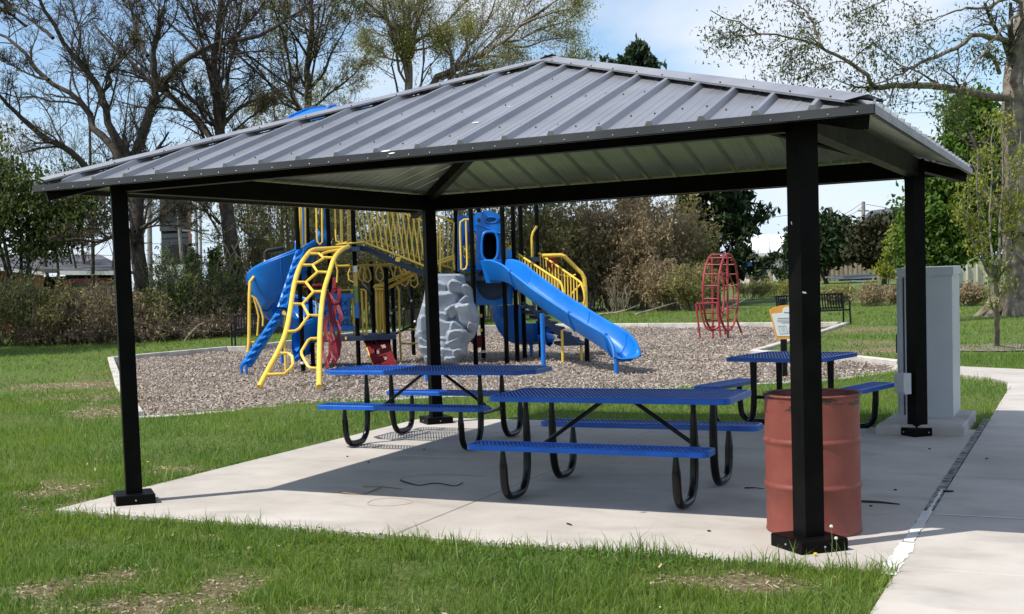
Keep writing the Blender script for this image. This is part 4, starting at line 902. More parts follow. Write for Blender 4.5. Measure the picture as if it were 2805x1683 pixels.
for P in ([(460, 712, 28), (580, 650, 27.6), (690, 596, 27.2), (840, 603, 26.8)], [(470, 714, 28), (600, 690, 27.5), (800, 665, 26.8)], [(550, 420, 28.4), (575, 560, 28), (600, 690, 27.5)], [(600, 690, 27.5), (605, 800, 27.2), (598, 900, 27), (575, 935, 26.9)], [(620, 360, 28.4), (650, 480, 28), (690, 598, 27.2)], [(690, 598, 27.2), (710, 700, 27), (725, 850, 26.7)],
          [(455, 1000, 28), (600, 930, 27.4), (745, 865, 26.8)], [(470, 985, 28.1), (610, 912, 27.5), (745, 852, 26.8)], [(130, 395, 28.4), (190, 450, 28), (250, 525, 27.7)]): nb.tube(ease([X_(zc_, *p) for p in P], 10), .016, 6)
obj('rope_net', nb, M['dark'], play, True)
b = MB()
for p in ((690, 596, 27.17), (600, 690, 27.47), (462, 736, 27.9), (728, 832, 26.6)): b.sphere(X_(zc_, *p), .03, 8, 6)
obj('net_joint', b, M['white'], play, True)['kind'] = 'stuff'
# --- arched bridge
bd = MB(); F_ = [(845, 420), (905, 405), (960, 412), (1000, 425), (1120, 480), (1250, 535), (1385, 590), (1500, 625)]
G = []
for (x, y) in F_:
    d = 26.7-.5*(x-850)/650; p = X_(za, x, y, d); q = p+Vector((FW[0], FW[1], 0))*1.0
    G.append([p, q, q-Vector((0, 0, .10)), p-Vector((0, 0, .10)), p])
bridge = obj('bridge', bd.grid(G), M['navy'], play)
def rail_line(P, d0, d1, r, name): 
    xs_ = [p[0] for p in P]; return obj(name, MB().tube([X_(za, x, y, d0+(d1-d0)*(x-xs_[0])/(xs_[-1]-xs_[0])) for x, y in P], r, 8), M['yellow'], bridge, True)
rail_line([(895, 372), (945, 382), (1060, 425), (1200, 480), (1370, 548), (1480, 602)], 26.6, 26.1, .022, 'bridge_rail')
rail_line([(880, 30), (1000, 75), (1210, 162), (1330, 210), (1470, 262)], 26.6, 26.1, .022, 'bridge_rail')
rail_line([(960, 375), (1060, 382), (1200, 438), (1370, 505), (1604, 578)], 27.7, 27.1, .022, 'bridge_rail')
rail_line([(900, -20), (1100, 40), (1280, 108), (1470, 186), (1592, 236)], 27.7, 27.1, .022, 'bridge_rail')
for k in range(15):           # near side leans one way, far side the other
    t_ = k/14; xb = 930+(1470-930)*t_; xt = xb-62+10*t_
    yb_ = np.interp(xb, [895, 945, 1060, 1200, 1370, 1480], [372, 382, 425, 480, 548, 602]); yt = np.interp(xt, [860, 1000, 1210, 1330, 1470], [22, 75, 162, 210, 262]); d = 26.6-.5*t_
    obj('baluster', MB().tube([X_(za, xt, yt, d), X_(za, xb, yb_, d)], .015, 6), M['yellow'], bridge, True)
for k in range(17):
    t_ = k/16; xb = 985+(1590-985)*t_; xt = xb+40-20*t_ if xb < 1400 else xb+8
    yb_ = np.interp(xb, [960, 1060, 1200, 1370, 1604], [375, 382, 438, 505, 578]); yt = np.interp(xt, [900, 1100, 1280, 1470, 1592], [-20, 40, 108, 186, 236]); d = 27.6-.5*t_
    obj('baluster', MB().tube([X_(za, xt, yt, d), X_(za, xb, yb_, d)], .015, 6), M['yellow'], bridge, True)
plate('bridge_clamp', [X_(za, x, y, 26.25) for x, y in ((1180, 488), (1215, 492), (1205, 525), (1172, 518))], .03, M['yellow'], bridge)
loop([X_(zb, x, y, 26.2) for x, y in ((255, 245), (275, 255), (290, 300), (292, 480), (288, 620))], .021); loop([X_(zb, x, y, 26.4) for x, y in ((355, 470), (362, 448), (380, 450), (390, 490), (398, 600))], .018)
loop([X_(zb, x, y, 26.0) for x, y in ((525, 226), (470, 226), (443, 245), (440, 300), (450, 600))], .021); loop([X_(zb, x, y, 26.0) for x, y in ((485, 232), (490, 400), (495, 560), (485, 595), (455, 606))], .021)
loop([X_(zb, 270, 545, 27), X_(zb, 400, 500, 27)], .036, name='slide_bar'); loop([X_(zb, 270, 565, 26.8), X_(zb, 400, 520, 26.8)], .036, name='slide_bar')
# --- right tower: hooded tunnel panels
def holed(name, outer, hole, d, th, mat, zf, parent=play):
    """plate with one hole: both outlines given with the same number of points"""
    k = len(outer); f = Vector(FW)*th; O = [X_(zf, *p, d) for p in outer]; H = [X_(zf, *p, d) for p in hole]
    b = MB(); b.add(O+H+[p+f for p in O]+[p+f for p in H], [(i, (i+1) % k, k+(i+1) % k, k+i) for i in range(k)]+[(2*k+i, 3*k+i, 3*k+(i+1) % k, 2*k+(i+1) % k) for i in range(k)]+[(i, 2*k+i, 2*k+(i+1) % k, (i+1) % k) for i in range(k)]+[(k+i, k+(i+1) % k, 3*k+(i+1) % k, 3*k+i) for i in range(k)])
    return obj(name, b, mat, parent)
def ringpts(x0, x1, y0, y1, k=32, pw=2.6):
    o = []
    for i in range(k):
        a = 2*math.pi*i/k; c, s = math.cos(a), math.sin(a)
        o.append(((x0+x1)/2+(x1-x0)/2*math.copysign(abs(c)**(2/pw), c), (y0+y1)/2+(y1-y0)/2*math.copysign(abs(s)**(2/pw), s)))
    return o
def rectpts(x0, x1, y0, y1, hole, taper=0):
    cx, cy = (x0+x1)/2, (y0+y1)/2; o = []
    hx, hy = sum(p[0] for p in hole)/len(hole), sum(p[1] for p in hole)/len(hole)
    for p in hole:
        dx, dy = p[0]-hx, p[1]-hy; t_ = 1e9
        if dx > 1e-6: t_ = min(t_, (x1-hx)/dx)
        if dx < -1e-6: t_ = min(t_, (x0-hx)/dx)
        if dy > 1e-6: t_ = min(t_, (y1-hy)/dy)
        if dy < -1e-6: t_ = min(t_, (y0-hy)/dy)
        o.append((hx+dx*t_, hy+dy*t_))
    # put the corners in
    for cxx, cyy in ((x0, y0), (x1, y0), (x1, y1), (x0, y1)):
        j = min(range(len(o)), key=lambda i: (o[i][0]-cxx)**2+(o[i][1]-cyy)**2); o[j] = (cxx, cyy)
    return o
hole = ringpts(1058, 1312, 478, 945, 40, 3.0)
hp = holed('tunnel_panel', rectpts(965, 1425, 340, 1110, hole), hole, 25.9, .10, M['blue'], zt)
b = MB(); hr = [X_(zt, *p, 25.87) for p in ringpts(1045, 1325, 464, 958, 40, 3.0)]; b.tube(hr, .028, 8, closed=True); obj('tunnel_rim', b, M['blue'], hp, True)
plate('panel_crest', [X_(zt, x, y, 25.93) for x, y in ((948, 350), (945, 140), (1040, 138), (1090, 112), (1160, 103), (1230, 118), (1290, 155), (1345, 180), (1405, 192), (1420, 350))], .09, M['blue'], hp)
eye = MB()
for x0, x1, y0, y1 in ((1112, 1300, 225, 305), (972, 1030, 236, 300), (1340, 1392, 245, 305)):
    eye.prism([X_(zt, *p, 25.915) for p in ringpts(x0, x1, y0, y1, 20, 2.4)], Vector(FW)*.012)
obj('crest_window', eye, M['navyink'], hp)
b = MB()
for P in ([(965, 350), (1100, 385), (1250, 450), (1330, 490), (1420, 492)], [(1000, 880), (1030, 915), (1110, 912)], [(1405, 820), (1440, 890), (1380, 915), (1330, 910)]): b.tube(ease([X_(zt, x, y, 25.89) for x, y in P], 12), .022, 6)
for x0, x1, y0, y1 in ((1105, 1308, 215, 318),): b.tube([X_(zt, *p, 25.91) for p in ringpts(x0, x1, y0, y1, 24, 2.2)], .02, 6, closed=True)
obj('moulded_ridge', b, M['blue'], hp, True)
hole = ringpts(705, 1060, 440, 1050, 32, 2.2)
holed('tunnel_panel', rectpts(640, 1070, 190, 1140, hole), hole, 26.5, .08, M['blue'], zt)
b = MB(); b.tube([X_(zt, *p, 26.45) for p in hole], .025, 8, closed=True); obj('tunnel_rim', b, M['blue'], hp, True)
tn = MB(); A = X_(zt, 1185, 712, 26.0); B = A+Vector(fwd)*1.3
ring0 = [X_(zt, *p, 26.0) for p in ringpts(1045, 1330, 470, 955, 28, 2.6)]; tn.add(ring0+[p+fwd*1.2 for p in ring0], [(i, (i+1) % 28, 28+(i+1) % 28, 28+i) for i in range(28)]+[tuple(range(28, 56))]); obj('tunnel', tn, M['navy'], hp)
plate('tower_panel', [X_(zt, x, y, 26.9) for x, y in ((690, 300), (880, 300), (880, 700), (690, 700))], .04, M['blue'])
plate('under_panel', [X_(zb, x, y, 26.3) for x, y in ((535, 640), (840, 640), (838, 865), (560, 870))], .06, M['blue'])
b = MB(); b.tube([X_(zb, *p, 26.27) for p in ringpts(575, 800, 560, 822, 28, 2.2)], .022, 6, closed=True); b.prism([X_(zb, *p, 26.28) for p in ringpts(580, 795, 565, 818, 28, 2.2)], Vector(FW)*.012); obj('moulded_disc', b, M['navy'], play, True)
# curved blue slide at the back
bs_ = plate('tower_panel', [X_(zt, x, y, 26.9) for x, y in ((1465, 760), (1590, 770), (1590, 935), (1470, 890))], .05, M['blue'])
G = []; P = ease([X_(zg, 330, 560, 27.0), X_(zg, 400, 780, 27.3), X_(zg, 520, 930, 27.7), X_(zg, 700, 960, 28.0), X_(zg, 900, 950, 27.9), X_(zg, 985, 985, 27.4)], 24)
Wd = [.34]*24
for k, p in enumerate(P):
    p = Vector(p); t_ = k/23; down = Vector((0, 0, -1)); out_ = (-lat*(1-t_)+fwd*-.5*t_-fwd*.3).normalized()
    s_ = Vector(fwd)*.30+lat*.12
    G.append([p+s_*-1+Vector((0, 0, .26)), p-s_*1.06+Vector((0, 0, .27)), p-s_*1.12+Vector((0, 0, .22)), p-s_*.95+down*.14, p+down*.2, p+s_*.95+down*.14, p+s_*1.1+Vector((0, 0, .24)), p+s_+Vector((0, 0, .26)), p+s_*.8+down*.05, p+down*.12, p-s_*.8+down*.05, p+s_*-1+Vector((0, 0, .26))])
cs = obj('curved_slide', MB().grid(G), M['blue'], play, True)
b = MB(); b.prism([X_(zg, x, y, 27.4) for x, y in ((285, 600), (470, 600), (640, 580), (660, 760), (690, 1070), (560, 1040), (450, 1000), (370, 900), (310, 760))], Vector(fwd)*.05); obj('slide_wall', b, M['blue'], cs)
b = MB(); b.sphere(X_(zg, 930, 990, 27.6), .22, 16, 10, (1.0, 1.0, .55)); obj('slide_lip', b, M['blue'], cs, True)
p = gz(1456, 975, MZ); obj('slide_leg', MB().tube([(p[0], p[1], MZ), (p[0], p[1], .25)], .04, 10), M['blue'], cs, True)
# --- open slide running down to the right
fr = [(622, 533, 25.45), (690, 540, 25.25), (765, 572, 24.95), (840, 635, 24.6), (1010, 765, 24.0), (1190, 885, 23.4), (1380, 1005, 22.85), (1490, 1065, 22.55), (1552, 1112, 22.35), (1590, 1185, 22.15), (1602, 1268, 22.0)]
Fp = ease([X_(zb, *p) for p in fr], 44); side_v = Vector((Fp[-1]-Fp[0])[:2]); side_v = Vector((-side_v.y, side_v.x, 0)).normalized()
if side_v.dot(Vector(RT)) < 0: side_v = -side_v
G = []; WS = .52; wall = []
for k, p in enumerate(Fp):
    t_ = k/43; p = Vector(p); hgt = float(np.interp(t_, [0, .1, .3, .62, .74, .84, .90, .95, 1], [.40, .38, .33, .33, .38, .38, .26, .12, .035])); wd2 = WS*(1+.12*max(0, t_-.8)/.2)
    if t_ < .12: wd2 *= 1.0
    rear = p+side_v*wd2; dn = Vector((0, 0, -1))
    G.append([p+dn*hgt*1.02+side_v*.13, p+dn*hgt*.6+side_v*.045, p-side_v*.025, p+Vector((0, 0, .022)), p+side_v*.04, p+side_v*.085+dn*hgt*.55, p+side_v*.17+dn*hgt*.86, p+side_v*wd2*.5+dn*hgt*.92, rear-side_v*.17+dn*hgt*.86, rear-side_v*.085+dn*hgt*.55, rear-side_v*.04, rear+Vector((0, 0, .022)), rear+side_v*.025, rear+dn*hgt*.6-side_v*.045, rear+dn*hgt*1.02-side_v*.13, p+dn*hgt*1.02+side_v*.13])
sl_ = obj('wave_slide', MB().grid(G), M['blue'], play, True)
for k in (12, 23, 33):
    g_ = [Vector(q) for q in G[k]]; c_ = (g_[3]+g_[11])/2; b = MB(); b.tube([q+(q-c_).normalized()*.006 for q in g_[:5]], .024, 6); obj('slide_seam', b, M['blue'], sl_, True)
    obj('slide_seam', MB().tube([q+(c_+Vector((0, 0, -.1))-q).normalized()*.004 for q in g_[4:11]], .010, 6), M['blue'], sl_, True)
b = MB(); g0 = G[0]; b.prism([Vector(g0[3])+Vector((0, 0, -.02)), Vector(g0[11])+Vector((0, 0, -.02)), Vector(g0[14])+Vector((0, 0, -.05)), Vector(g0[0])+Vector((0, 0, -.05))], (Vector(Fp[0])-Vector(Fp[2])).normalized()*.12); obj('slide_hood_base', b, M['blue'], sl_)
for px, py, zt2 in ((1490, 1027, .98), (1689, 1027, .2)):
    p = gz(px, py, MZ); obj('slide_leg', MB().tube([(p[0], p[1], MZ-.03), (p[0], p[1], zt2)], .042, 10), M['blue'], sl_, True)
# --- stairs on the right
st = plate('stair_stringer', [X_(zg, x, y, 25.7) for x, y in ((640, 555), (690, 560), (1160, 905), (1390, 1030), (1390, 1075), (1175, 1075), (1130, 1000))], .05, M['navy'])
for k in range(7):
    t_ = (k+.5)/7; p = X_(zg, 690+(1300-690)*t_, 590+(1030-590)*t_, 25.75); b = MB(); Mx = Matrix.Rotation(math.atan2(lat.y, lat.x), 3, 'Z'); b.box(p+fwd*.5, (.30, .95, .05), Mx); obj('step', b, M['navy'], st)
p = X_(zg, 1275, 1060, 25.6); Mx = Matrix.Rotation(math.atan2(lat.y, lat.x), 3, 'Z'); obj('landing', MB().box(p+fwd*.4, (.55, .9, .06), Mx), M['navy'], st)
for px, py, d, y1 in ((1542, 1001, 25.0, 905), (1593, 992, 25.8, 940)): p = gz(px, py, MZ); obj('stair_leg', MB().tube([(p[0], p[1], MZ), (p[0], p[1], height(px, y1, p[0], p[1]))], .026, 8), M['yellow'], st, True)
def stair_rail(P, d0, d1, nb_, foot, name):
    xs_ = [p[0] for p in P]; dep = lambda x: d0+(d1-d0)*(x-xs_[0])/(max(xs_)-xs_[0]); o = obj(name, MB().tube([X_(zb, x, y, dep(x)) for x, y in P], .024, 8), M['yellow'], play, True)
    pk = sorted(P[:2]); 
    for k in range(nb_):
        t_ = (k+.3)/nb_; x = P[0][0]+(P[1][0]-P[0][0])*t_; y = P[0][1]+(P[1][1]-P[0][1])*t_; obj('baluster', MB().tube([X_(zb, x, y, dep(x)), X_(zb, x+6, foot(x), dep(x))], .0145, 6), M['yellow'], o, True)
    return o
stair_rail([(880, 488), (1190, 690), (1205, 715), (1222, 790), (1228, 850)], 26.2, 25.2, 14, lambda x: 690+(x-880)*.62, 'stair_rail')
stair_rail([(1035, 480), (1335, 688), (1352, 705), (1372, 760), (1380, 820), (1368, 890), (1350, 930)], 27.0, 26.0, 13, lambda x: 690+(x-1035)*.78, 'stair_rail')
loop([X_(zb, x, y, 26.6) for x, y in ((1060, 498), (1200, 494), (1225, 502), (1355, 630), (1375, 665), (1382, 720), (1390, 960))], .042, name='hand_rail')
loop([X_(zb, x, y, 26.5) for x, y in ((1240, 825), (1360, 700))], .02); loop([X_(zb, x, y, 26.5) for x, y in ((1310, 640), (1270, 655), (1180, 640))], .018); loop([X_(zb, x, y, 26.5) for x, y in ((1300, 862), (1390, 850))], .018)
for q in ((1105, 512, 1172, 640), (1330, 860, 1385, 955)): plate('stair_panel', [X_(zb, x, y, 26.75) for x, y in ((q[0], q[1]), (q[2], q[1]), (q[2], q[3]), (q[0], q[3]-60))], .03, M['red'])
loop([X_(zb, x, y, 26.9) for x, y in ((985, 520), (980, 360), (990, 320), (1020, 275))], .026, name='hand_rail')
for y in (945, 1055): plate('pod_step', [X_(zb, x, yy, 26.6) for x, yy in ((590, y-8), (608, y-8), (608, y+16), (590, y+16))], .1, M['yellow'])
plate('pod_panel', [X_(zb, x, yy, 26.9) for x, yy in ((510, 1140), (560, 1100), (605, 1095), (605, 1190), (570, 1190))], .03, M['red'])
# --- moulded grey rock climber
A, B, C = X_(zc_, 720, 300, 25.7), X_(zc_, 1455, 300, 25.4), X_(zc_, 720, 1340, 25.5)
eu, ev = (B-A), (C-A); nr = eu.cross(ev).normalized(); nr = nr if nr.dot(Vector(FW)) < 0 else -nr
out_l = np.interp; Lx = lambda y: np.interp(y, [300, 330, 580, 800, 900, 1000, 1080, 1140, 1200, 1260, 1335], [850, 855, 828, 760, 745, 722, 760, 768, 805, 835, 850])
Rx = lambda y: np.interp(y, [300, 385, 450, 600, 660, 770, 900, 1000, 1060, 1100, 1200, 1270, 1335], [1285, 1295, 1370, 1385, 1420, 1450, 1430, 1385, 1320, 1312, 1310, 1215, 1200])
seeds = [(900, 350, .6, 110), (1070, 400, .45, 150), (1250, 350, .75, 80), (1010, 500, .7, 120), (1215, 470, .95, 85), (1340, 500, .7, 100), (880, 640, .55, 120), (1080, 650, .75, 170), (1330, 620, .8, 70), (1170, 740, .95, 80), (1340, 760, .9, 150), (1040, 810, .65, 90), (810, 700, .5, 90), (800, 890, .85, 110), (920, 930, .4, 120), (1090, 940, .55, 150), (1215, 930, .8, 80), (1385, 900, .6, 60), (780, 1030, .6, 90), (1215, 1030, .95, 110), (840, 1090, .7, 70), (1040, 1110, .35, 120), (1210, 1120, .75, 100), (860, 1190, .8, 90), (1000, 1180, .5, 120), (1100, 1230, .7, 120), (1240, 1220, .8, 80), (900, 1290, .6, 80), (1050, 1300, .8, 90), (1160, 1300, .9, 80)]
rs = np.random.default_rng(4); til = rs.normal(0, 1, (len(seeds), 2))
nu_, nv_ = 80, 110; G = []
for j in range(nv_+1):
    y = 300+1035*j/nv_; row = []
    for i in range(nu_+1):
        u = i/nu_; x = Lx(y)+(Rx(y)-Lx(y))*u
        xx, yy = x+12*math.sin(y*.031), y+10*math.sin(x*.027)
        h_ = 0
        for k, q in enumerate(seeds):
            ddx, ddy = (xx-q[0])/q[3], (yy-q[1])/q[3]*1.15
            if abs(ddx) > 1.7 or abs(ddy) > 1.7: continue
            ca_, sa_ = math.cos(til[k][1]*.55), math.sin(til[k][1]*.55); e1, e2 = abs(ddx*ca_+ddy*sa_)*.98, abs(ddy*ca_-ddx*sa_)*.98
            dd = (e1**5+e2**5)**(1/5); h_ = max(h_, .12+1.0*q[2]+.22*til[k][0]*ddx-.42*max(-1, min(1, ddy))-2.6*max(0, dd-.66)**1.25)
        edge_ = min(1, min(u, 1-u)*9)**.5*min(1, (nv_-j)/6+.3)
        h_ = edge_*(.03+.25*h_)
        if j < 4: h_ = .10*edge_
        row.append(A+eu*((x-720)/735)+ev*((y-300)/1040)+nr*h_)
    G.append([row[0]-nr*.12]+row+[row[-1]-nr*.12])
obj('rock_climber', MB().grid(G), M['rock'], play, True)
for px, py in ((1169, 1050), (1252, 1042)): p = gz(px, py, MZ); obj('climber_foot', MB().tube([(p[0], p[1], MZ), (p[0], p[1], .1)], .03, 8), M['blue'], play, True)

# ------------------------------------------------------------------ red ladder loop
zl = zoom(1880, 680, .1753)
lp = thing('loop_climber', 'red painted steel loop ladder climber standing alone on wood chips', 'climber', tuple(gz(1965, 925, MZ)))
d0 = 31.3
def cl2(cx, cy, rx, ry, d, k=40): return [X_(zl, cx+rx*math.cos(2*math.pi*i/k), cy+ry*math.copysign(abs(math.sin(2*math.pi*i/k))**.95, math.sin(2*math.pi*i/k)), d+.55*math.cos(2*math.pi*i/k)) for i in range(k)]
big1 = cl2(655, 690, 155, 600, d0); big2 = cl2(425, 690, 165, 595, d0+.15)
sm1 = cl2(615, 720, 120, 330, d0+.3); sm2 = cl2(395, 720, 120, 330, d0+.45)
for c in (big1, big2): obj('side_hoop', MB().tube(c, .027, 8, closed=True), M['loopred'], lp, True)
obj('inner_hoop', MB().tube(sm1, .02, 8, closed=True), M['loopred'], lp, True)
for i in range(1, 40, 2): obj('rung', MB().tube([big1[i], big2[i]], .0165, 6), M['loopred'], lp, True)
for x, yb_, d, x2, yt in ((415, 1370, d0+.2, 405, 140), (650, 1370, d0, 640, 100)):
    p = X_(zl, x, yb_, d); p.z = MZ-.03; q = X_(zl, x2, yt, d); obj('leg', MB().tube([p, q], .027, 8), M['loopred'], lp, True)
for P in ([(150, 870, d0-.5), (215, 1405, d0-.5)], [(480, 850, d0-.6), (535, 1395, d0-.6)], [(775, 1090, d0+.5), (868, 1335, d0+.5)], [(530, 1040, d0+.7), (620, 1350, d0+.7)]): obj('leg', MB().tube([X_(zl, *p) for p in P], .026, 8), M['loopred'], lp, True)
obj('step_bar', MB().tube([X_(zl, 150, 872, d0-.5), X_(zl, 490, 855, d0-.6)], .024, 8), M['loopred'], lp, True)
obj('step_hoop', MB().tube(ease([X_(zl, x, y, d0-.3) for x, y in ((205, 880), (230, 1010), (265, 1140), (310, 1240), (370, 1285), (440, 1275), (500, 1215))], 16), .024, 8), M['loopred'], lp, True)
for y, x0, x1 in ((1020, 230, 480), (1140, 270, 490), (1235, 310, 500)): obj('rung', MB().tube([X_(zl, x0, y, d0-.3), X_(zl, x1, y-4, d0-.1)], .016, 6), M['loopred'], lp, True)

# ------------------------------------------------------------------ information sign
zs = zoom(2060, 780, .1482); ds = 19.2; ps = gz(2147, 1033, -.1)
sg = thing('information_sign', 'orange framed white information sign on black post, partly behind the nearest pavilion post', 'sign', tuple(ps))
obj('sign_post', MB().tube([(ps[0]+.01, ps[1], -.2), (ps[0]+.01, ps[1], 1.15)], .052, 12), M['black'], sg, True)
bd_ = obj('sign_board', MB().prism([X_(zs, x, y, ds-.12) for x, y in ((330, 465), (440, 415), (550, 385), (655, 373), (760, 383), (870, 410), (980, 458), (850, 1012), (462, 1008))], Vector(FW)*.04), M['orange'], sg)
obj('sign_sheet', MB().prism([X_(zs, x, y, ds-.124) for x, y in ((362, 540), (560, 520), (570, 455), (600, 420), (655, 405), (715, 420), (745, 455), (752, 518), (950, 535), (845, 955), (468, 952))], Vector(FW)*.002), M['paper'], bd_)
b = MB()
for y, x0, x1 in ((622, 470, 840), (655, 460, 838), (685, 470, 836), (708, 545, 760)): b.bar(X_(zs, x0, y, ds-.126), X_(zs, x1, y-8, ds-.126), .003, .007 if y == 622 else .0035)
for P in ([(492, 768), (628, 762), (655, 900), (520, 915)], [(690, 762), (828, 770), (800, 915), (680, 905)]):
    for k in range(4): b.bar(X_(zs, *P[k], ds-.126), X_(zs, *P[(k+1) % 4], ds-.126), .002, .004)
for k in range(3): b.bar(X_(zs, 530+8*k, 800+32*k, ds-.126), X_(zs, 610+5*k, 797+32*k, ds-.126), .002, .003)
b.prism([X_(zs, x, y, ds-.126) for x, y in ((590, 505), (640, 512), (720, 505), (720, 522), (650, 530), (595, 524))], Vector(FW)*.001)
obj('sign_print', b, M['ink'], bd_)

# ------------------------------------------------------------------ benches
def bench(label, base, rz, L_=1.83, back_only=False):
    t_ = thing('park_bench', label, 'bench', base, rz, 'black slatted park benches')
    for x in np.linspace(-L_/2+.05, L_/2-.05, int(L_/.075)):
        P = ease([(x, .20, .86), (x, .165, .66), (x, .12, .48), (x, .03, .43), (x, -.22, .44), (x, -.27, .40)], 12); b = MB()
        for a_, c_ in zip(P[:-1], P[1:]): b.bar(a_, c_, .036, .008, up=(0, .3, 1))
        obj('slat', b, M['black'], t_, world=False)
    for s in (-1, 1):
        b = MB(); x = s*L_/2; b.tube([(x, .16, -.02), (x, .15, .45), (x, .21, .86)], .025, 8); obj('leg', b, M['black'], t_, True, world=False)
        b = MB(); b.tube(ease([(x, -.30, -.02), (x, -.25, .42), (x, -.25, .60), (x, -.18, .655), (x, .12, .64)], 14), .025, 8); obj('arm_leg', b, M['black'], t_, True, world=False)
    for y, z in ((.20, .84), (.12, .47), (-.26, .41)): obj('seat_rail', MB().tube([(-L_/2, y, z), (L_/2, y, z)], .02, 8), M['black'], t_, True, world=False)
    return t_
p = gz(2222, 889, .03); p2 = gz(2304, 885.5, .03); a_ = math.atan2(p2[1]-p[1], p2[0]-p[0])
bench('black slatted bench on the far kerb behind the orange sign', (float(p[0]), float(p[1])+.25, -.03), math.atan2(lat.y, lat.x)+.05)
p = gz(690, 950, .0)
bench('black slatted bench standing left of the spiral slide', (float(p[0])+.15, float(p[1])+.5, .0), math.atan2(lat.y, lat.x)-.12)

# ------------------------------------------------------------------ small things lying about
def stick(name, label, pts, r, z=.006, cat='twig', mat='twig'):
    P = ease([(*gz(*p)[:2], z+.004*math.sin(i*2.1)) for i, p in enumerate(pts)], 16); b = MB(); b.tube(P, [r*(1-.5*k/15) for k in range(16)], 6); return tag(obj(name, b, M[mat], None, True), label, cat)
r5_ = lambda x, y: (840+x*.3234, 960+y*.3234); r7_ = lambda x, y: (1900+x*.5277, 900+y*.5277)
b_ = stick('fallen_twig', 'long wavy black twig on the shaded slab', [r5_(795, 1108), r5_(850, 1130), r5_(955, 1148), r5_(1060, 1132), r5_(1160, 1142), r5_(1260, 1152), r5_(1325, 1125)], .0065)
stick('fallen_twig', 'curved grey twig at the edge of the roof shadow', [r5_(285, 1208), r5_(330, 1218), r5_(470, 1220), r5_(560, 1195), r5_(640, 1165)], .008, mat='browntwig'); stick('fallen_twig', 'straight grey twig crossing the curved one', [r5_(480, 1158), r5_(650, 1166), r5_(815, 1180)], .006, mat='browntwig')
stick('fallen_twig', 'straight black stick right of the red barrel', [r7_(872, 903), r7_(960, 908), r7_(1070, 915)], .010); stick('fallen_twig', 'thin black stick left of the red barrel', [r7_(265, 832), r7_(320, 834), r7_(366, 835)], .006)
stick('fallen_twig', 'short black stick on the walk beyond the joint', [r7_(1296, 849), r7_(1350, 852)], .011)
stick('fallen_twig', 'small bent twig on the sunlit slab edge', [(1000+1245*.4446, 1350+195*.4446), (1000+1262*.4446, 1350+202*.4446), (1000+1276*.4446, 1350+203*.4446)], .006)
for (x, y), lb in zip((r5_(525, 953), r5_(345, 903), r5_(995, 843), r7_(80, 1055), r7_(920, 925), r7_(1224, 628), r7_(1521, 679), r7_(1047, 841)), ('just inside the left edge of the roof shadow', 'on sunlit slab left of the roof shadow', 'in shade right of the longer table near leg', 'on sunlit slab left of the red barrel', 'just below the black stick beside the barrel', 'in front of the far right post base', 'on the walk right of the joint', 'above the black stick beside the barrel')):
    p = gz(x, y); b = MB(); b.sphere((p[0], p[1], .006), .011, 7, 4, (1.3, .9, .5)); tag(obj('debris_bit', b, M['twig'], None, True), 'tiny dark speck '+lb, 'debris', 'specks of debris on the concrete')
# dandelions
def flower(px, py, h_, label, seed=False):
    p = gz(px, py, GZ); t_ = thing('dandelion', label, 'flower', (float(p[0]), float(p[1]), GZ)); b = MB(); b.tube([(0, 0, 0), (.006, .004, h_*.6), (.002, .008, h_)], .0022, 5); obj('stem', b, M['stemg'], t_, True, world=False)
    b = MB(); b.sphere((.002, .008, h_), .013 if not seed else .011, 9, 5, (1, 1, .55 if not seed else .9)); obj('head', b, M['dandy'] if not seed else M['seedh'], t_, True, world=False)
M['stemg'] = pm('green_stem', (.10, .16, .05), .6, .2, 9); M['dandy'] = pm('dandelion_yellow', (.80, .52, .02), .6, .1, 30); M['seedh'] = pm('pale_seed_head', (.62, .62, .50), .8, .1, 30)
flower(450, 1298, .05, 'yellow dandelion nearest the slab left edge, close beside the left post'); flower(404, 1280, .05, 'yellow dandelion just right of the left post, farther from the slab'); flower(1537, 1115, .05, 'yellow dandelion seen under the nearer table top')
flower(*r7_(715, 1215), .21, 'tall pale seed head by the near right post base, the higher one', True); flower(*r7_(738, 1205), .13, 'tall pale seed head by the near right post base, the lower one', True); flower(*r7_(630, 1215), .05, 'yellow dandelion below the near right post base')
# ------------------------------------------------------------------ trees and brush
M['greytwig'] = pm('grey_brown_brush_stem', (.07, .05, .035), .85, .35, 2.2, col2=(.17, .13, .095))
z1 = zoom(0, 0, .4042); z2 = zoom(900, 0, .4042); z3 = zoom(1850, 0, .386); z4 = zoom(0, 380, .4179)
def np_tubes(P, Rr, n):
    """P (N,K,3) polylines, Rr (N,K) radii -> vertices, quads of n-sided tubes"""
    N_, K, _ = P.shape; T = np.gradient(P, axis=1); T /= np.linalg.norm(T, axis=2, keepdims=True)+1e-9
    ref = np.where(np.abs(T[..., 2:3]) < .9, np.array([0, 0, 1.0]), np.array([1.0, 0, 0])); S = np.cross(T, ref); S /= np.linalg.norm(S, axis=2, keepdims=True)+1e-9; U = np.cross(T, S)
    a = 2*np.pi*np.arange(n)/n
    V = P[:, :, None, :]+(S[:, :, None, :]*np.cos(a)[None, None, :, None]+U[:, :, None, :]*np.sin(a)[None, None, :, None])*Rr[:, :, None, None]
    idx = np.arange(N_*K*n).reshape(N_, K, n); nx = np.roll(idx, -1, axis=2)
    Q = np.stack([idx[:, :-1], nx[:, :-1], nx[:, 1:], idx[:, 1:]], -1).reshape(-1, 4)
    return V.reshape(-1, 3), Q
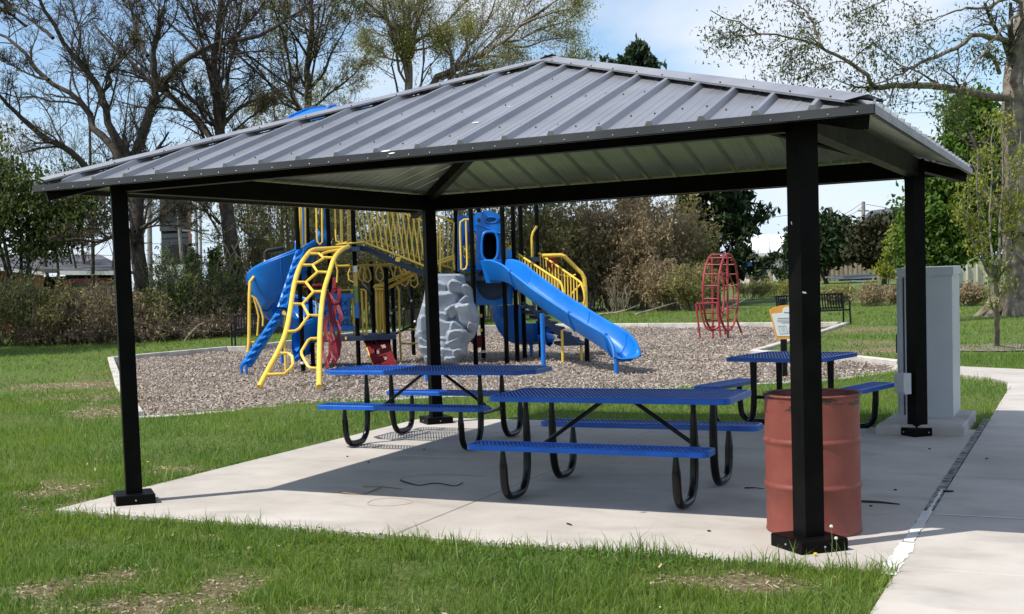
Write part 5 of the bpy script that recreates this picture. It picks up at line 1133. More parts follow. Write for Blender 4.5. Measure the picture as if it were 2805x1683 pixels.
def grow(P, Rr, m_, frac, ang, up, K2, wob, r, tmin=.2, rf=.6, rmin=.004, Lmax=9):
    N_, K, _ = P.shape; t_ = r.uniform(tmin, 1, (N_, m_)); f = t_*(K-1); i = np.minimum(f.astype(int), K-2); w_ = (f-i)[..., None]; n_ = np.arange(N_)[:, None]
    p = P[n_, i]*(1-w_)+P[n_, i+1]*w_; T = P[n_, i+1]-P[n_, i]; T /= np.linalg.norm(T, axis=2, keepdims=True)+1e-9
    pr = (Rr[n_, i]*(1-w_[..., 0])+Rr[n_, i+1]*w_[..., 0])*rf
    v = r.normal(0, 1, T.shape); v -= (v*T).sum(2, keepdims=True)*T; v /= np.linalg.norm(v, axis=2, keepdims=True)+1e-9
    A = np.radians(r.uniform(*ang, (N_, m_)))[..., None]; d = T*np.cos(A)+v*np.sin(A); d[..., 2] += up; d /= np.linalg.norm(d, axis=2, keepdims=True)
    Lp = np.linalg.norm(np.diff(P, axis=1), axis=2).sum(1)[:, None]; Ln = np.minimum(Lp*frac*(1-.5*t_)*r.uniform(.55, 1.25, (N_, m_)), Lmax)
    p = p.reshape(-1, 3); d = d.reshape(-1, 3); Ln = Ln.reshape(-1, 1); pr = np.maximum(pr.reshape(-1), rmin)
    out_ = [p]
    for k in range(K2-1):
        d = d+r.normal(0, wob, d.shape); d[:, 2] += up*.25; d /= np.linalg.norm(d, axis=1, keepdims=True); p = p+d*Ln/(K2-1); out_.append(p)
    return np.stack(out_, 1), pr[:, None]*np.linspace(1, .35, K2)[None]
def leaf_quads(C, size, r, elong=1.5, var=.35, flat=.6):
    flat = flat*2.0
    n_ = len(C); s = size*r.uniform(1-var, 1+var, n_)[:, None]; a = r.uniform(0, 6.283, n_); t_ = r.normal(0, flat, n_); w_ = r.normal(0, flat, n_)
    u = np.stack([np.cos(a)*np.cos(t_), np.sin(a)*np.cos(t_), np.sin(t_)], 1)*s*elong/2; v = np.stack([-np.sin(a)*np.cos(w_), np.cos(a)*np.cos(w_), np.sin(w_)], 1)*s/2
    if size < .1: V = np.stack([C-u*.9+v*.75, C-u*.9-v*.75, C+u*1.1], 1).reshape(-1, 3); return V, np.arange(n_*3).reshape(-1, 3)
    V = np.stack([C-u, C+v-u*.1, C+u, C-v-u*.1], 1).reshape(-1, 3); return V, np.arange(n_*4).reshape(-1, 4)
def leaf_mesh(V, Q): return np_mesh('crown', V, Q) if Q.shape[1] == 4 else np_mesh('crown', V, None, Q)
def on_twigs(P, n_, r, spread, tmin=.25):
    i = r.integers(0, len(P), n_); t_ = r.uniform(tmin, 1.05, n_)*(P.shape[1]-1); k = np.minimum(t_.astype(int), P.shape[1]-2); w_ = (t_-k)[:, None]
    return P[i, k]*(1-w_)+P[i, k+1]*w_+r.normal(0, spread, (n_, 3))
def woody(t_, limbs, lv, seed, bark, leafm, nleaf, lsize, lspread=.05, sides=9, twigmat=None, K0=14, elong=1.5, flat=.6, rmin=.0055, leafat=(-1,), limb=.80):
    """limbs: [(points, r0, r1)]; lv: list of (count, length fraction, angles, lift, points, wobble)"""
    r = np.random.default_rng(seed); base = np.array([ease(p, K0) for p, _, _ in limbs]); base[:, 1:-1] += r.normal(0, .035, base[:, 1:-1].shape)*np.linalg.norm(base[:, -1]-base[:, 0], axis=1)[:, None, None]*.12
    rad = np.array([np.linspace(1, 0, K0)**1.0*(r0-r1)+r1 for _, r0, r1 in limbs])*limb
    V, Q = np_tubes(base, rad*(1+r.normal(0, .05, rad.shape)), sides); tr_ = link('trunk', np_mesh('trunk', V, Q, smooth=True), bark, t_)
    Vs, Qs, off, P, Rr, allP = [], [], 0, base, rad, []
    for j, (m_, fr_, ang, up, K2, wob) in enumerate(lv):
        K2 = 2 if j == len(lv)-1 and j > 0 else max(3, K2-1)
        P, Rr = grow(P, Rr, m_, fr_, ang, up, K2, wob, r, .22 if j == 0 else .12, .42 if j == 0 else .55, rmin); V, Q = np_tubes(P, np.maximum(Rr, rmin*.7), 4 if j == 0 and len(lv) > 2 else 3); Vs.append(V); Qs.append(Q+off); off += len(V); allP.append(P)
    if Vs: link('branches', np_mesh('branches', np.concatenate(Vs), np.concatenate(Qs), smooth=True), twigmat or bark, t_)
    if nleaf:
        C = np.concatenate([on_twigs(allP[a], nleaf//len(leafat), r, lspread) for a in leafat]); V, Q = leaf_quads(C, lsize, r, elong, flat=flat); link('crown', leaf_mesh(V, Q), leafm, t_)
    return t_
LM = {'bud': leafy('olive_bud', [(.10, .085, .035), (.15, .14, .045), (.085, .085, .03), (.19, .18, .06)], .3), 'spring': leafy('young_yellow_green_leaf', [(.17, .185, .045), (.27, .28, .08), (.38, .385, .13), (.22, .225, .06)], .45),
      'olive': leafy('olive_leaf', [(.13, .13, .04), (.22, .22, .07), (.32, .31, .11), (.20, .17, .07)], .4), 'green': leafy('fresh_green_leaf', [(.045, .095, .016), (.085, .155, .025), (.14, .22, .04), (.06, .12, .02)], .42),
      'dark': leafy('dark_evergreen_leaf', [(.012, .026, .010), (.022, .042, .014), (.040, .066, .022), (.018, .034, .012)], .15), 'pine': leafy('pine_needles', [(.016, .034, .016), (.032, .058, .024), (.055, .085, .035)], .15),
      'mixed': leafy('dull_green_leaf', [(.035, .052, .016), (.065, .092, .024), (.10, .135, .036), (.12, .13, .045)], .36), 'brown': leafy('brown_dry_leaf', [(.17, .125, .07), (.28, .21, .125), (.38, .30, .18), (.24, .21, .09)], .35), 'gold': leafy('yellow_green_young_leaf', [(.15, .17, .03), (.23, .26, .04), (.31, .33, .06), (.18, .20, .035)], .42)}
def tthing(name, label, cat, px, py, d=None, group=None):
    p = gz(px, py, GZ) if d is None else at(px, py, d); return thing(name, label, cat, (float(p[0]), float(p[1]), GZ), 0, group), p
def J(z, pts, d0, d1, bulge=0.0):
    k = len(pts); return [z(x, y, d0+(d1-d0)*i/max(1, k-1)+bulge*math.sin(math.pi*i/max(1, k-1))) for i, (x, y) in enumerate(pts)]
# left big bare tree
D = 43.5
t_, b = tthing('bare_tree', 'large dark bare tree forking widely above the left end of the roof', 'tree', 398, 928)
LB = [(J(z1, [(985, 2310), (960, 2000), (935, 1650), (915, 1300), (900, 1100)], D, D), .34, .27),
      (J(z1, [(895, 1110), (930, 1010), (985, 860), (1040, 690), (1075, 600), (1110, 560)], D, D-.3), .24, .17), (J(z1, [(1070, 620), (1045, 470), (1040, 350), (1065, 230), (1100, 80), (1140, -60), (1170, -250)], D-.3, D-1.5), .17, .05),
      (J(z1, [(1105, 570), (1190, 450), (1290, 390), (1400, 330), (1560, 280), (1780, 235), (1920, 140), (2010, 90), (2110, 0), (2180, -80)], D-.3, D+1.5), .15, .035),
      (J(z1, [(905, 1120), (820, 1000), (750, 880), (715, 720), (690, 640), (620, 520), (520, 400), (420, 280), (350, 130), (270, 0), (230, -120)], D, D-2), .21, .05),
      (J(z1, [(830, 1150), (740, 980), (640, 880), (590, 750), (490, 640), (330, 550), (200, 400), (100, 300), (-20, 235), (-160, 160)], D+.2, D+2.5), .18, .04),
      (J(z1, [(620, 1180), (540, 1090), (420, 990), (300, 930), (170, 820), (80, 740), (0, 650), (-130, 520)], D-.5, D-3), .16, .05),
      (J(z1, [(700, 620), (750, 560), (735, 500), (800, 430), (900, 330), (960, 280)], D-.6, D-2.2), .09, .025), (J(z1, [(1000, 380), (930, 250), (900, 120), (870, 0), (840, -140)], D-.5, D+1), .09, .025), (J(z1, [(520, 400), (545, 260), (510, 120), (490, 0), (470, -130)], D-1, D+.5), .08, .02),
      (J(z4, [(860, 610), (930, 585), (1010, 535), (1100, 480), (1170, 430), (1240, 415)], D-.2, D-1.6), .09, .03), (J(z4, [(850, 600), (740, 640), (640, 680), (520, 660), (400, 670)], D-.2, D-1.4), .10, .03), (J(z4, [(870, 640), (980, 580), (1150, 570), (1290, 610), (1390, 640)], D, D-1), .05, .015),
      (J(z1, [(1110, 590), (1210, 700), (1300, 760), (1400, 840)], D, D+1.8), .06, .02), (J(z1, [(330, 540), (240, 520), (130, 470), (0, 410)], D+1, D+2), .07, .02), (J(z1, [(1560, 280), (1660, 180), (1760, 60), (1830, -60)], D+.8, D), .06, .02), (J(z1, [(180, 180), (60, 90), (-60, 20)], D, D), .07, .03), (J(z1, [(360, 260), (250, 170), (120, 80), (-20, -10)], D-1, D), .08, .03)]
woody(t_, LB, [(13, .50, (20, 65), .20, 8, .15), (9, .52, (25, 60), .12, 5, .2), (6, .62, (25, 65), .08, 3, .28)], 5, M['bark'], LM['bud'], 8000, .052, .07, twigmat=M['bark'], rmin=.0075)
# second trunk with vines
D = 45
t_, b = tthing('bare_tree', 'tall bare tree with vine covered trunk left of the blue spiral slide', 'tree', 668, 918)
LB = [(J(z1, [(1640, 2280), (1600, 1900), (1545, 1600), (1520, 1350), (1490, 1100), (1480, 940), (1478, 700), (1470, 400), (1480, 180), (1490, 0), (1500, -200)], D, D-.5), .40, .07), (J(z1, [(1440, 960), (1390, 880), (1250, 740), (1130, 640), (1020, 560), (930, 470), (860, 400), (760, 300), (640, 170)], D, D+2), .17, .04), (J(z1, [(1470, 850), (1400, 820), (1330, 700), (1260, 620), (1220, 500)], D, D-2), .10, .025),
      (J(z1, [(1480, 760), (1530, 600), (1560, 420), (1600, 200), (1640, 0), (1660, -150)], D, D+1), .11, .03), (J(z1, [(1475, 400), (1400, 250), (1350, 100), (1320, -80)], D, D-1), .08, .02), (J(z1, [(1480, 900), (1600, 760), (1760, 660), (1900, 620), (2060, 600)], D, D+1.4), .08, .02),
      (J(z1, [(1490, 1000), (1620, 860), (1780, 740), (1900, 700)], D-.3, D-2), .07, .02), (J(z4, [(1440, 560), (1380, 500), (1290, 460), (1190, 470)], D, D-1), .06, .015), (J(z4, [(1450, 640), (1390, 540), (1330, 430), (1280, 380)], D, D), .06, .02), (J(z4, [(1600, 600), (1680, 680), (1710, 820)], D-.4, D-.6), .05, .02)]
woody(t_, LB, [(15, .50, (20, 65), .15, 8, .16), (10, .52, (25, 60), .1, 5, .2), (7, .62, (25, 65), .08, 3, .28)], 6, M['bark'], LM['bud'], 8000, .054, .07, rmin=.0075)
vb = MB(); rv = random.Random(3)
for k in range(46):
    y0 = rv.uniform(1600, 2150); x0 = 1560+(y0-1600)*.11+rv.uniform(-70, 110); vb.tube(ease([z1(x0+rv.uniform(-55, 55), y0+q*90, D-.43-rv.uniform(0, .16)) for q in range(4)], 8), rv.uniform(.012, .035), 5)
obj('vines', vb, M['browntwig'], t_, True)
# third trunk
D = 50
t_, b = tthing('bare_tree', 'slender budding tree standing behind the blue tower roof', 'tree', 862, 898)
LB = [(J(z1, [(2160, 2200), (2130, 1500), (2100, 900), (2090, 700), (2105, 400), (2115, 200), (2125, 0), (2130, -180)], D, D), .26, .07), (J(z1, [(2095, 640), (2020, 480), (2010, 350), (1970, 200), (1960, 60)], D, D-1), .08, .02), (J(z1, [(2100, 620), (2200, 480), (2260, 330), (2340, 200), (2400, 60)], D, D+1), .08, .02), (J(z1, [(2110, 380), (2200, 240), (2240, 100), (2300, -40)], D, D+1), .07, .02), (J(z1, [(2105, 420), (2010, 260), (1900, 120), (1850, 0)], D, D-1), .07, .02), (J(z1, [(2090, 760), (2230, 640), (2380, 520), (2460, 430)], D, D-1), .07, .02), (J(z1, [(2095, 800), (1960, 720), (1850, 700), (1740, 720)], D, D), .06, .015)]
woody(t_, LB, [(15, .55, (25, 65), .12, 7, .16), (9, .52, (25, 60), .1, 5, .2), (6, .6, (25, 65), .08, 3, .28)], 7, M['bark'], LM['spring'], 8500, .060, .16, rmin=.0075)
# central spring trees
D = 52
t_, b = tthing('spring_tree', 'upright grey trunked tree with sparse new leaves left of the roof peak', 'tree', 1128, 890)
LB = [(J(z2, [(600, 2200), (580, 1400), (560, 800), (548, 600), (552, 450), (556, 310)], D, D), .27, .17), (J(z2, [(550, 320), (490, 240), (420, 170), (340, 90), (240, 0), (150, -90)], D, D-2), .12, .03), (J(z2, [(556, 315), (590, 200), (605, 90), (630, -40), (640, -180)], D, D+1), .13, .04), (J(z2, [(560, 320), (620, 260), (700, 220), (800, 150), (880, 60), (960, -30)], D, D+1.5), .10, .03),
      (J(z2, [(545, 330), (510, 300), (480, 240), (470, 190)], D, D-.5), .08, .02), (J(z2, [(550, 480), (530, 400), (525, 330), (500, 300)], D, D-1), .10, .03), (J(z2, [(552, 300), (530, 160), (500, 40), (480, -100)], D, D), .09, .03), (J(z2, [(560, 340), (660, 330), (760, 280), (840, 250)], D, D-1), .06, .02), (J(z2, [(545, 420), (420, 400), (330, 330), (240, 300)], D, D+1), .07, .02)]
woody(t_, LB, [(12, .60, (20, 60), .2, 7, .15), (9, .55, (25, 60), .12, 5, .2), (5, .6, (25, 65), .1, 3, .28)], 8, M['bark2'], LM['spring'], 17500, .060, .22, rmin=.0075)
t_, b = tthing('spring_tree', 'leaning spring tree whose long limbs reach right over the roof peak', 'tree', 1010, 893)
LB = [(J(z2, [(300, 2200), (420, 1500), (560, 900), (690, 600), (760, 530), (830, 470), (900, 440)], D+1, D), .27, .16), (J(z2, [(890, 445), (1000, 390), (1090, 340), (1180, 290), (1270, 210), (1350, 130), (1450, 60), (1540, 10), (1650, -60)], D, D-1.5), .13, .03), (J(z2, [(860, 450), (930, 340), (990, 270), (1060, 170), (1110, 60), (1140, -60)], D, D+1), .11, .03), (J(z2, [(1000, 400), (1100, 385), (1220, 400), (1320, 400), (1440, 430)], D, D-.8), .07, .02),
      (J(z2, [(1190, 285), (1300, 270), (1420, 200), (1560, 160), (1680, 100)], D-.5, D), .07, .02), (J(z2, [(940, 330), (935, 240), (925, 190)], D, D), .06, .02), (J(z2, [(1080, 345), (1130, 260), (1200, 200), (1260, 80), (1280, -30)], D, D+1), .07, .02), (J(z2, [(840, 470), (820, 380), (780, 300), (760, 180)], D, D+1), .07, .02), (J(z2, [(760, 540), (900, 500), (1020, 470), (1130, 480)], D, D-1), .06, .02), (J(z2, [(1300, 170), (1420, 120), (1540, 80), (1640, 60), (1720, 20)], D-1, D-2), .06, .02), (J(z2, [(1180, 300), (1330, 320), (1450, 280), (1560, 260), (1640, 230)], D, D+1), .05, .015), (J(z2, [(1440, 420), (1540, 400), (1640, 390), (1760, 420)], D-.8, D-1), .05, .012)]
woody(t_, LB, [(11, .50, (20, 60), .12, 7, .15), (8, .55, (25, 60), .08, 5, .2), (5, .6, (25, 65), .06, 3, .28)], 9, M['bark2'], LM['spring'], 19000, .058, .22, rmin=.0075)

# big tree at the right edge with the long broken limb
D = 35.3
t_, b = tthing('broad_tree', 'massive old tree at the right edge with long broken lower limb', 'tree', 2776, 865)
LB = [(J(z3, [(2440, 2290), (2440, 2180), (2430, 1900), (2425, 1500), (2420, 1000), (2390, 720), (2405, 560), (2425, 350), (2470, 100), (2500, -80), (2520, -300)], D, D), .50, .24),
      (J(z3, [(2360, 690), (2250, 685), (2150, 660), (2030, 640), (1900, 618), (1760, 612), (1600, 610), (1480, 622), (1360, 632)], D-.2, D-2), .14, .085), (J(z3, [(1405, 615), (1370, 560), (1320, 510), (1260, 455), (1190, 420), (1120, 375), (1045, 335), (980, 310), (900, 280), (800, 265), (640, 245), (520, 200), (400, 140), (250, 75)], D-2, D-3), .075, .014), (J(z3, [(1035, 330), (1010, 250), (985, 180), (950, 110), (900, 60), (830, 20), (760, -30)], D-2.6, D-2), .05, .014),
      (J(z3, [(2440, 310), (2350, 290), (2230, 265), (2120, 255), (2010, 320), (1900, 385), (1780, 440), (1680, 470), (1600, 520), (1500, 570), (1410, 600)], D, D-3), .10, .02), (J(z3, [(2470, 60), (2400, 130), (2330, 200), (2250, 290), (2180, 380), (2080, 530), (2020, 640)], D, D-3.5), .06, .015), (J(z3, [(2480, 20), (2350, -10), (2200, 60), (2050, 60), (1900, 110), (1760, 160)], D, D-2), .07, .015),
      (J(z3, [(640, 245), (520, 250), (400, 270), (240, 290)], D-2.8, D-3.4), .03, .01), (J(z3, [(1050, 330), (960, 340), (850, 400), (760, 480), (680, 580)], D-2.6, D-3.4), .022, .008), (J(z3, [(1250, 450), (1150, 440), (1050, 470), (960, 530), (880, 560)], D-2.4, D-3), .022, .008), (J(z3, [(1650, 490), (1560, 440), (1480, 370), (1420, 330), (1300, 300)], D-2.5, D-2), .025, .01), (J(z3, [(1600, -40), (1450, 20), (1300, 90), (1270, 130)], D-2, D-2.5), .03, .012), (J(z3, [(2300, 520), (2260, 420), (2200, 380)], D-.5, D-1.5), .07, .05), (J(z3, [(2430, 450), (2540, 330), (2660, 200), (2800, 60)], D, D), .15, .05)]
woody(t_, LB, [(8, .34, (20, 55), .0, 7, .14), (6, .55, (25, 60), -.04, 5, .18), (3, .6, (25, 60), -.05, 3, .28)], 10, M['bark2'], LM['mixed'], 8000, .066, .26, sides=14, twigmat=M['bark'], rmin=.005, K0=20)
rb = MB(); rr_ = random.Random(2)
for k in range(7):
    a = R(150+k*40); p = np.array([b[0], b[1], 0]); rb.tube(ease([(p[0]+.35*math.cos(a), p[1]+.35*math.sin(a), .8), (p[0]+.5*math.cos(a), p[1]+.5*math.sin(a), .28), (p[0]+.75*math.cos(a), p[1]+.75*math.sin(a), .05), (p[0]+1.05*math.cos(a), p[1]+1.05*math.sin(a), -.1)], 8), [.16, .2, .2, .19, .17, .14, .1, .05], 8)
obj('roots', rb, M['bark2'], t_, True)
def clump_crown(name, label, cat, px, py_base, d, ells, nclump, per, spread, lsize, leafm, seed, bark=None, group=None, stem_r=.12, shell=.55, elong=1.8, flat=.5, stems=3, fork=.35):
    """crown of leaf clumps filling ellipsoids given as (px, py, half width px, half height px)"""
    r = np.random.default_rng(seed); t_, bs_ = tthing(name, label, cat, px, py_base, d, group); g0 = np.array([bs_[0], bs_[1], GZ]); C = []; tot = sum(e[2]*e[3] for e in ells); d_ = d or depth(g0)
    for ex, ey, hw, hh in ells:
        c = at(ex, ey, d_); n_ = max(4, int(nclump*hw*hh/tot)); u = r.normal(0, 1, (n_, 3)); u /= np.linalg.norm(u, axis=1, keepdims=True); q = r.uniform(shell, 1.0, (n_, 1))**.6*(1+.16*r.normal(0, 1, (n_, 1)))
        s = d_/FOC; off = u*q; C.append(c+off[:, :1]*RT*hw*s+off[:, 1:2]*np.array([FW[0], FW[1], 0])*hw*s+off[:, 2:]*UP*hh*s)
    C = np.concatenate(C); pts = (C[:, None, :]+r.normal(0, 1, (len(C), per, 3))*np.array([spread, spread, spread*.6])).reshape(-1, 3); V, Q = leaf_quads(pts, lsize, r, elong, flat=flat); link('crown', leaf_mesh(V, Q), leafm, t_)
    P = []; rad = []; top = C[C[:, 2] > np.median(C[:, 2])] if len(C) > 6 else C; zlow = C[:, 2].min()
    for k in range(stems):
        e_ = top[r.integers(len(top))]; m0 = g0+np.array([0, 0, max(.1, (zlow-GZ)*fork)]); P.append(ease([g0-np.array([0, 0, .1]), m0, m0*.45+e_*.55+np.array([0, 0, .1]), e_], 9)); rad.append(np.linspace(1, .25, 9)*stem_r*(1 if k == 0 else .7))
    P, rad = np.array(P), np.array(rad); V, Q = np_tubes(P, rad, 8); link('trunk', np_mesh('trunk', V, Q, smooth=True), bark or M['bark'], t_)
    near = C[r.integers(0, len(C), min(len(C), 90))]; st_ = P[r.integers(0, stems, len(near)), r.integers(4, 9, len(near))]; B = np.stack([st_, st_*.5+near*.5+np.array([0, 0, -.05]), near], 1); V, Q = np_tubes(B, np.full(B.shape[:2], stem_r*.12)*np.array([1.2, .8, .4]), 4); link('branches', np_mesh('branches', V, Q, smooth=True), bark or M['bark'], t_)
    return t_
clump_crown('leafy_tree', 'tall dense bright green tree behind the grey cabinet', 'tree', 2600, 812, 50, [(2660, 330, 60, 90), (2620, 470, 105, 90), (2585, 590, 110, 90), (2560, 690, 85, 55), (2690, 620, 80, 90), (2700, 420, 70, 100)], 1150, 34, .30, .155, LM['green'], 31, M['bark'], shell=.15, stem_r=.2, elong=1.35)
# the young tree in its ring of mulch
D = depth(gz(2731, 957)); t_, b = tthing('young_tree', 'young slim tree with yellow green leaves in a ring of mulch', 'tree', 2731, 957)
LB = [([gz(2731, 957, GZ-.05), at(2731, 860, D), at(2729, 790, D), at(2728, 745, D)], .058, .042), (J(at, [(2728, 750), (2736, 680), (2742, 560), (2748, 420), (2750, 300)], D, D-.2), .04, .012), (J(at, [(2726, 775), (2705, 745), (2690, 710), (2684, 640), (2676, 520), (2680, 420)], D, D-.5), .034, .01), (J(at, [(2730, 770), (2750, 735), (2772, 690), (2782, 600), (2790, 470), (2796, 360)], D, D+.3), .032, .01), (J(at, [(2728, 760), (2716, 700), (2712, 600), (2716, 480), (2722, 350)], D, D+.5), .03, .01), (J(at, [(2690, 715), (2662, 660), (2650, 590), (2655, 500)], D-.2, D-.6), .02, .008), (J(at, [(2735, 700), (2760, 640), (2768, 540), (2770, 430)], D, D-.4), .022, .008)]
woody(t_, LB, [(11, .30, (15, 45), .25, 5, .12), (6, .45, (20, 50), .15, 3, .15)], 12, M['bark3'], LM['gold'], 2600, .056, .08, sides=9, rmin=.004, flat=.9)
mr_ = ring('mulch_ring', gz(2735, 950), .55, .55, 1.0, 'ring of brown mulch round the young slim tree', M['mulch']); mr_.location.z = -.012; mr_['category'] = 'mulch'
# pines right of the peak
def pine(label, px, py, d, top_py, hw_px, seed, dens=1.0, lean=0, bare=.25, crown=None, matn='dark'):
    r = np.random.default_rng(seed); t_, b = tthing('evergreen_tree', label, 'evergreen tree', px, py, d); g0 = np.array([b[0], b[1], GZ]); H = height(px, top_py, g0[0], g0[1]); W_ = hw_px*d/FOC
    tr_ = np.array([ease([g0, g0+np.array([lean*.3, 0, H*.5]), g0+np.array([lean, 0, H*.97])], 12)]); V, Q = np_tubes(tr_, np.linspace(.24, .04, 12)[None], 9); link('trunk', np_mesh('trunk', V, Q, smooth=True), M['bark'], t_)
    n_ = int(70*dens); tt = np.sort(r.uniform(bare, .985, n_)); ti = tt*11; k = np.minimum(ti.astype(int), 10); st_ = tr_[0][k]*(1-(ti-k))[:, None]+tr_[0][k+1]*(ti-k)[:, None]
    a = r.uniform(0, 6.283, n_); ln = W_*((1-tt)/(1-bare))**.62*r.uniform(.55, 1.12, n_) if crown is None else W_*np.array([crown(q) for q in tt])*r.uniform(.5, 1.1, n_)
    d_ = np.stack([np.cos(a), np.sin(a), r.uniform(-.05, .35, n_)], 1); B = np.stack([st_, st_+d_*ln[:, None]*.5+np.array([0, 0, .03]), st_+d_*ln[:, None]+np.array([0, 0, .10])*ln[:, None]], 1); V, Q = np_tubes(B, np.stack([np.full(n_, .05), np.full(n_, .03), np.full(n_, .012)], 1), 4); link('branches', np_mesh('branches', V, Q), M['bark'], t_)
    S, SR = grow(B, np.full(B.shape[:2], .02), 7, .42, (30, 65), .1, 3, .12, r, .25); C = on_twigs(S, int(15000*dens), r, .13, .1); V, Q = leaf_quads(C, .17, r, 2.4, flat=.5); link('crown', leaf_mesh(V, Q), LM[matn], t_); return t_
pine('dark green pine whose round crown tops the roof slope', 1735, 838, 60, 104, 96, 41, .9, 0, .30, lambda q: (.35 if q < .62 else 1.0)*(1 if q < .93 else .55)*(1-.2*q), 'pine')
pine('small pine just peeking over the roof, right of the pine crown', 1868, 838, 66, 205, 40, 42, .5, 0, .5, None, 'pine')
pine('broad dark evergreen with drooping boughs behind the red climber', 1960, 832, 58, 300, 150, 43, 1.5, .5, .10)
pine('little evergreen half hidden behind the nearest pavilion post', 2175, 770, 84, 640, 48, 44, .45, 0, .08)
# round dark multi-stemmed trees
clump_crown('round_tree', 'round dark evergreen just right of the nearest post', 'tree', 2262, 772, 98, [(2255, 640, 72, 48), (2270, 690, 70, 30), (2225, 690, 45, 35)], 420, 30, .42, .26, LM['dark'], 51, M['bark'], None, .22, .35, 1.6, .5, 5, .15)
clump_crown('round_tree', 'round dark evergreen with browner crown left of the far right post', 'tree', 2422, 781, 84, [(2425, 640, 70, 50), (2400, 690, 62, 36), (2455, 690, 42, 40)], 420, 30, .36, .24, leafy('bronze_evergreen_leaf', [(.018, .024, .010), (.034, .038, .014), (.055, .055, .022), (.05, .032, .016)], .15), 52, M['bark'], None, .22, .35, 1.6, .5, 5, .15)
clump_crown('sapling', 'thin yellow green sapling in front of the browner round tree', 'sapling', 2432, 800, 62, [(2440, 700, 22, 60), (2458, 650, 18, 50), (2425, 740, 18, 30)], 60, 18, .16, .13, LM['gold'], 53, M['bark3'], None, .04, .1)
# leafy tree at the far left, behind the barn side
clump_crown('leafy_tree', 'dark leafy tree at the far left hanging over the shed roof', 'tree', 60, 940, 47, [(60, 560, 130, 110), (190, 600, 110, 80), (-60, 500, 120, 150), (240, 520, 70, 70), (120, 660, 110, 60)], 520, 30, .32, .12, LM['mixed'], 61, M['bark'], None, .16, .1, 1.4, .7, 6, .2)
# understory behind the play structure
UN = [(715, 905, 47, 330, 'olive', 'wiry budding thicket tree behind the blue spiral slide', 95, 2), (800, 903, 48, 300, 'olive', 'twiggy olive tree behind the yellow arch climber', 100, 3), (905, 900, 49, 255, 'spring', 'many stemmed spring tree behind the bridge, left part', 105, 4), (1010, 896, 50, 215, 'spring', 'many stemmed spring tree behind the bridge, middle part', 110, 5), (1120, 893, 51, 200, 'spring', 'many stemmed spring tree behind the middle pavilion post', 110, 6), (1235, 890, 52, 215, 'spring', 'many stemmed spring tree behind the tunnel tower', 110, 7), (1345, 880, 53, 300, 'olive', 'bushy olive tree behind the open blue slide', 100, 8), (1440, 868, 54, 400, 'mixed', 'dull green bushy tree behind the yellow stair rails', 95, 9)]
def shrub(name, label, cat, px, py, d, top_py, hw, leafk, seed, nst=22, lv=((8, .34, (15, 50), .25, 5, .16), (5, .45, (20, 55), .15, 3, .2)), nleaf=3500, ls=.075, stem='browntwig', sr=.030, lsp=.08, group=None, arch=.0):
    r = np.random.default_rng(seed); t_, b = tthing(name, label, cat, px, py, d, group); g0 = np.array([b[0], b[1], GZ]); d_ = d or depth(g0); H = height(px, top_py, g0[0], g0[1]); W_ = hw*d_/FOC; LB = []
    for k in range(nst):
        a = r.uniform(0, 6.283); q = math.sqrt(r.uniform(0, 1)); o = np.array([math.cos(a), math.sin(a), 0]); p0 = g0+o*W_*.55*q*r.uniform(.3, 1); hh = H*r.uniform(.55, 1.02)*(1-.35*q); p2 = g0+o*W_*q+np.array([0, 0, hh]); p1 = p0*.5+p2*.5+np.array([r.normal(0, .1), r.normal(0, .1), hh*.12]); pts = [p0-np.array([0, 0, .1]), p1, p2]
        if arch: pts.append(p2+o*W_*arch+np.array([0, 0, -hh*.25]))
        LB.append((pts, sr*r.uniform(.6, 1.2), .008))
    return woody(t_, LB, lv, seed, M[stem], LM[leafk], nleaf, ls, lsp, 5, rmin=.0065, K0=8, twigmat=M[stem])
for px, py, d, tp, lf, lab, hw, sd in UN: shrub('thicket_tree', lab, 'tree', px, py, d, tp, hw, lf, 100+sd, 16, ((9, .34, (15, 50), .22, 5, .16), (6, .42, (20, 55), .15, 4, .2), (3, .5, (25, 60), .1, 3, .25)), 3600, .098, 'browntwig', .040, .18)
shrub('bare_tree', 'many stemmed bare tree between and beyond the two big bare trunks', 'tree', 250, 900, 60, -90, 300, 'bud', 150, 11, ((12, .40, (20, 60), .15, 7, .15), (9, .48, (25, 60), .1, 5, .2), (5, .6, (25, 60), .08, 3, .28)), 6000, .07, 'bark', .13, .06)
shrub('bare_tree', 'many stemmed budding tree beyond the blue tower roof', 'tree', 780, 895, 60, -60, 270, 'spring', 151, 11, ((12, .40, (20, 60), .15, 7, .15), (9, .48, (25, 60), .1, 5, .2), (5, .6, (25, 60), .08, 3, .28)), 9000, .07, 'bark', .12, .10)
clump_crown('leafy_tree', 'spreading leafy tree left of the hedge, shading it', 'tree', -330, 985, None, [(-330, 560, 250, 150), (-200, 480, 190, 130), (-420, 640, 160, 120)], 520, 34, .42, .15, LM['mixed'], 62, M['bark'], None, .22, .1, 1.4, .7, 5, .3)
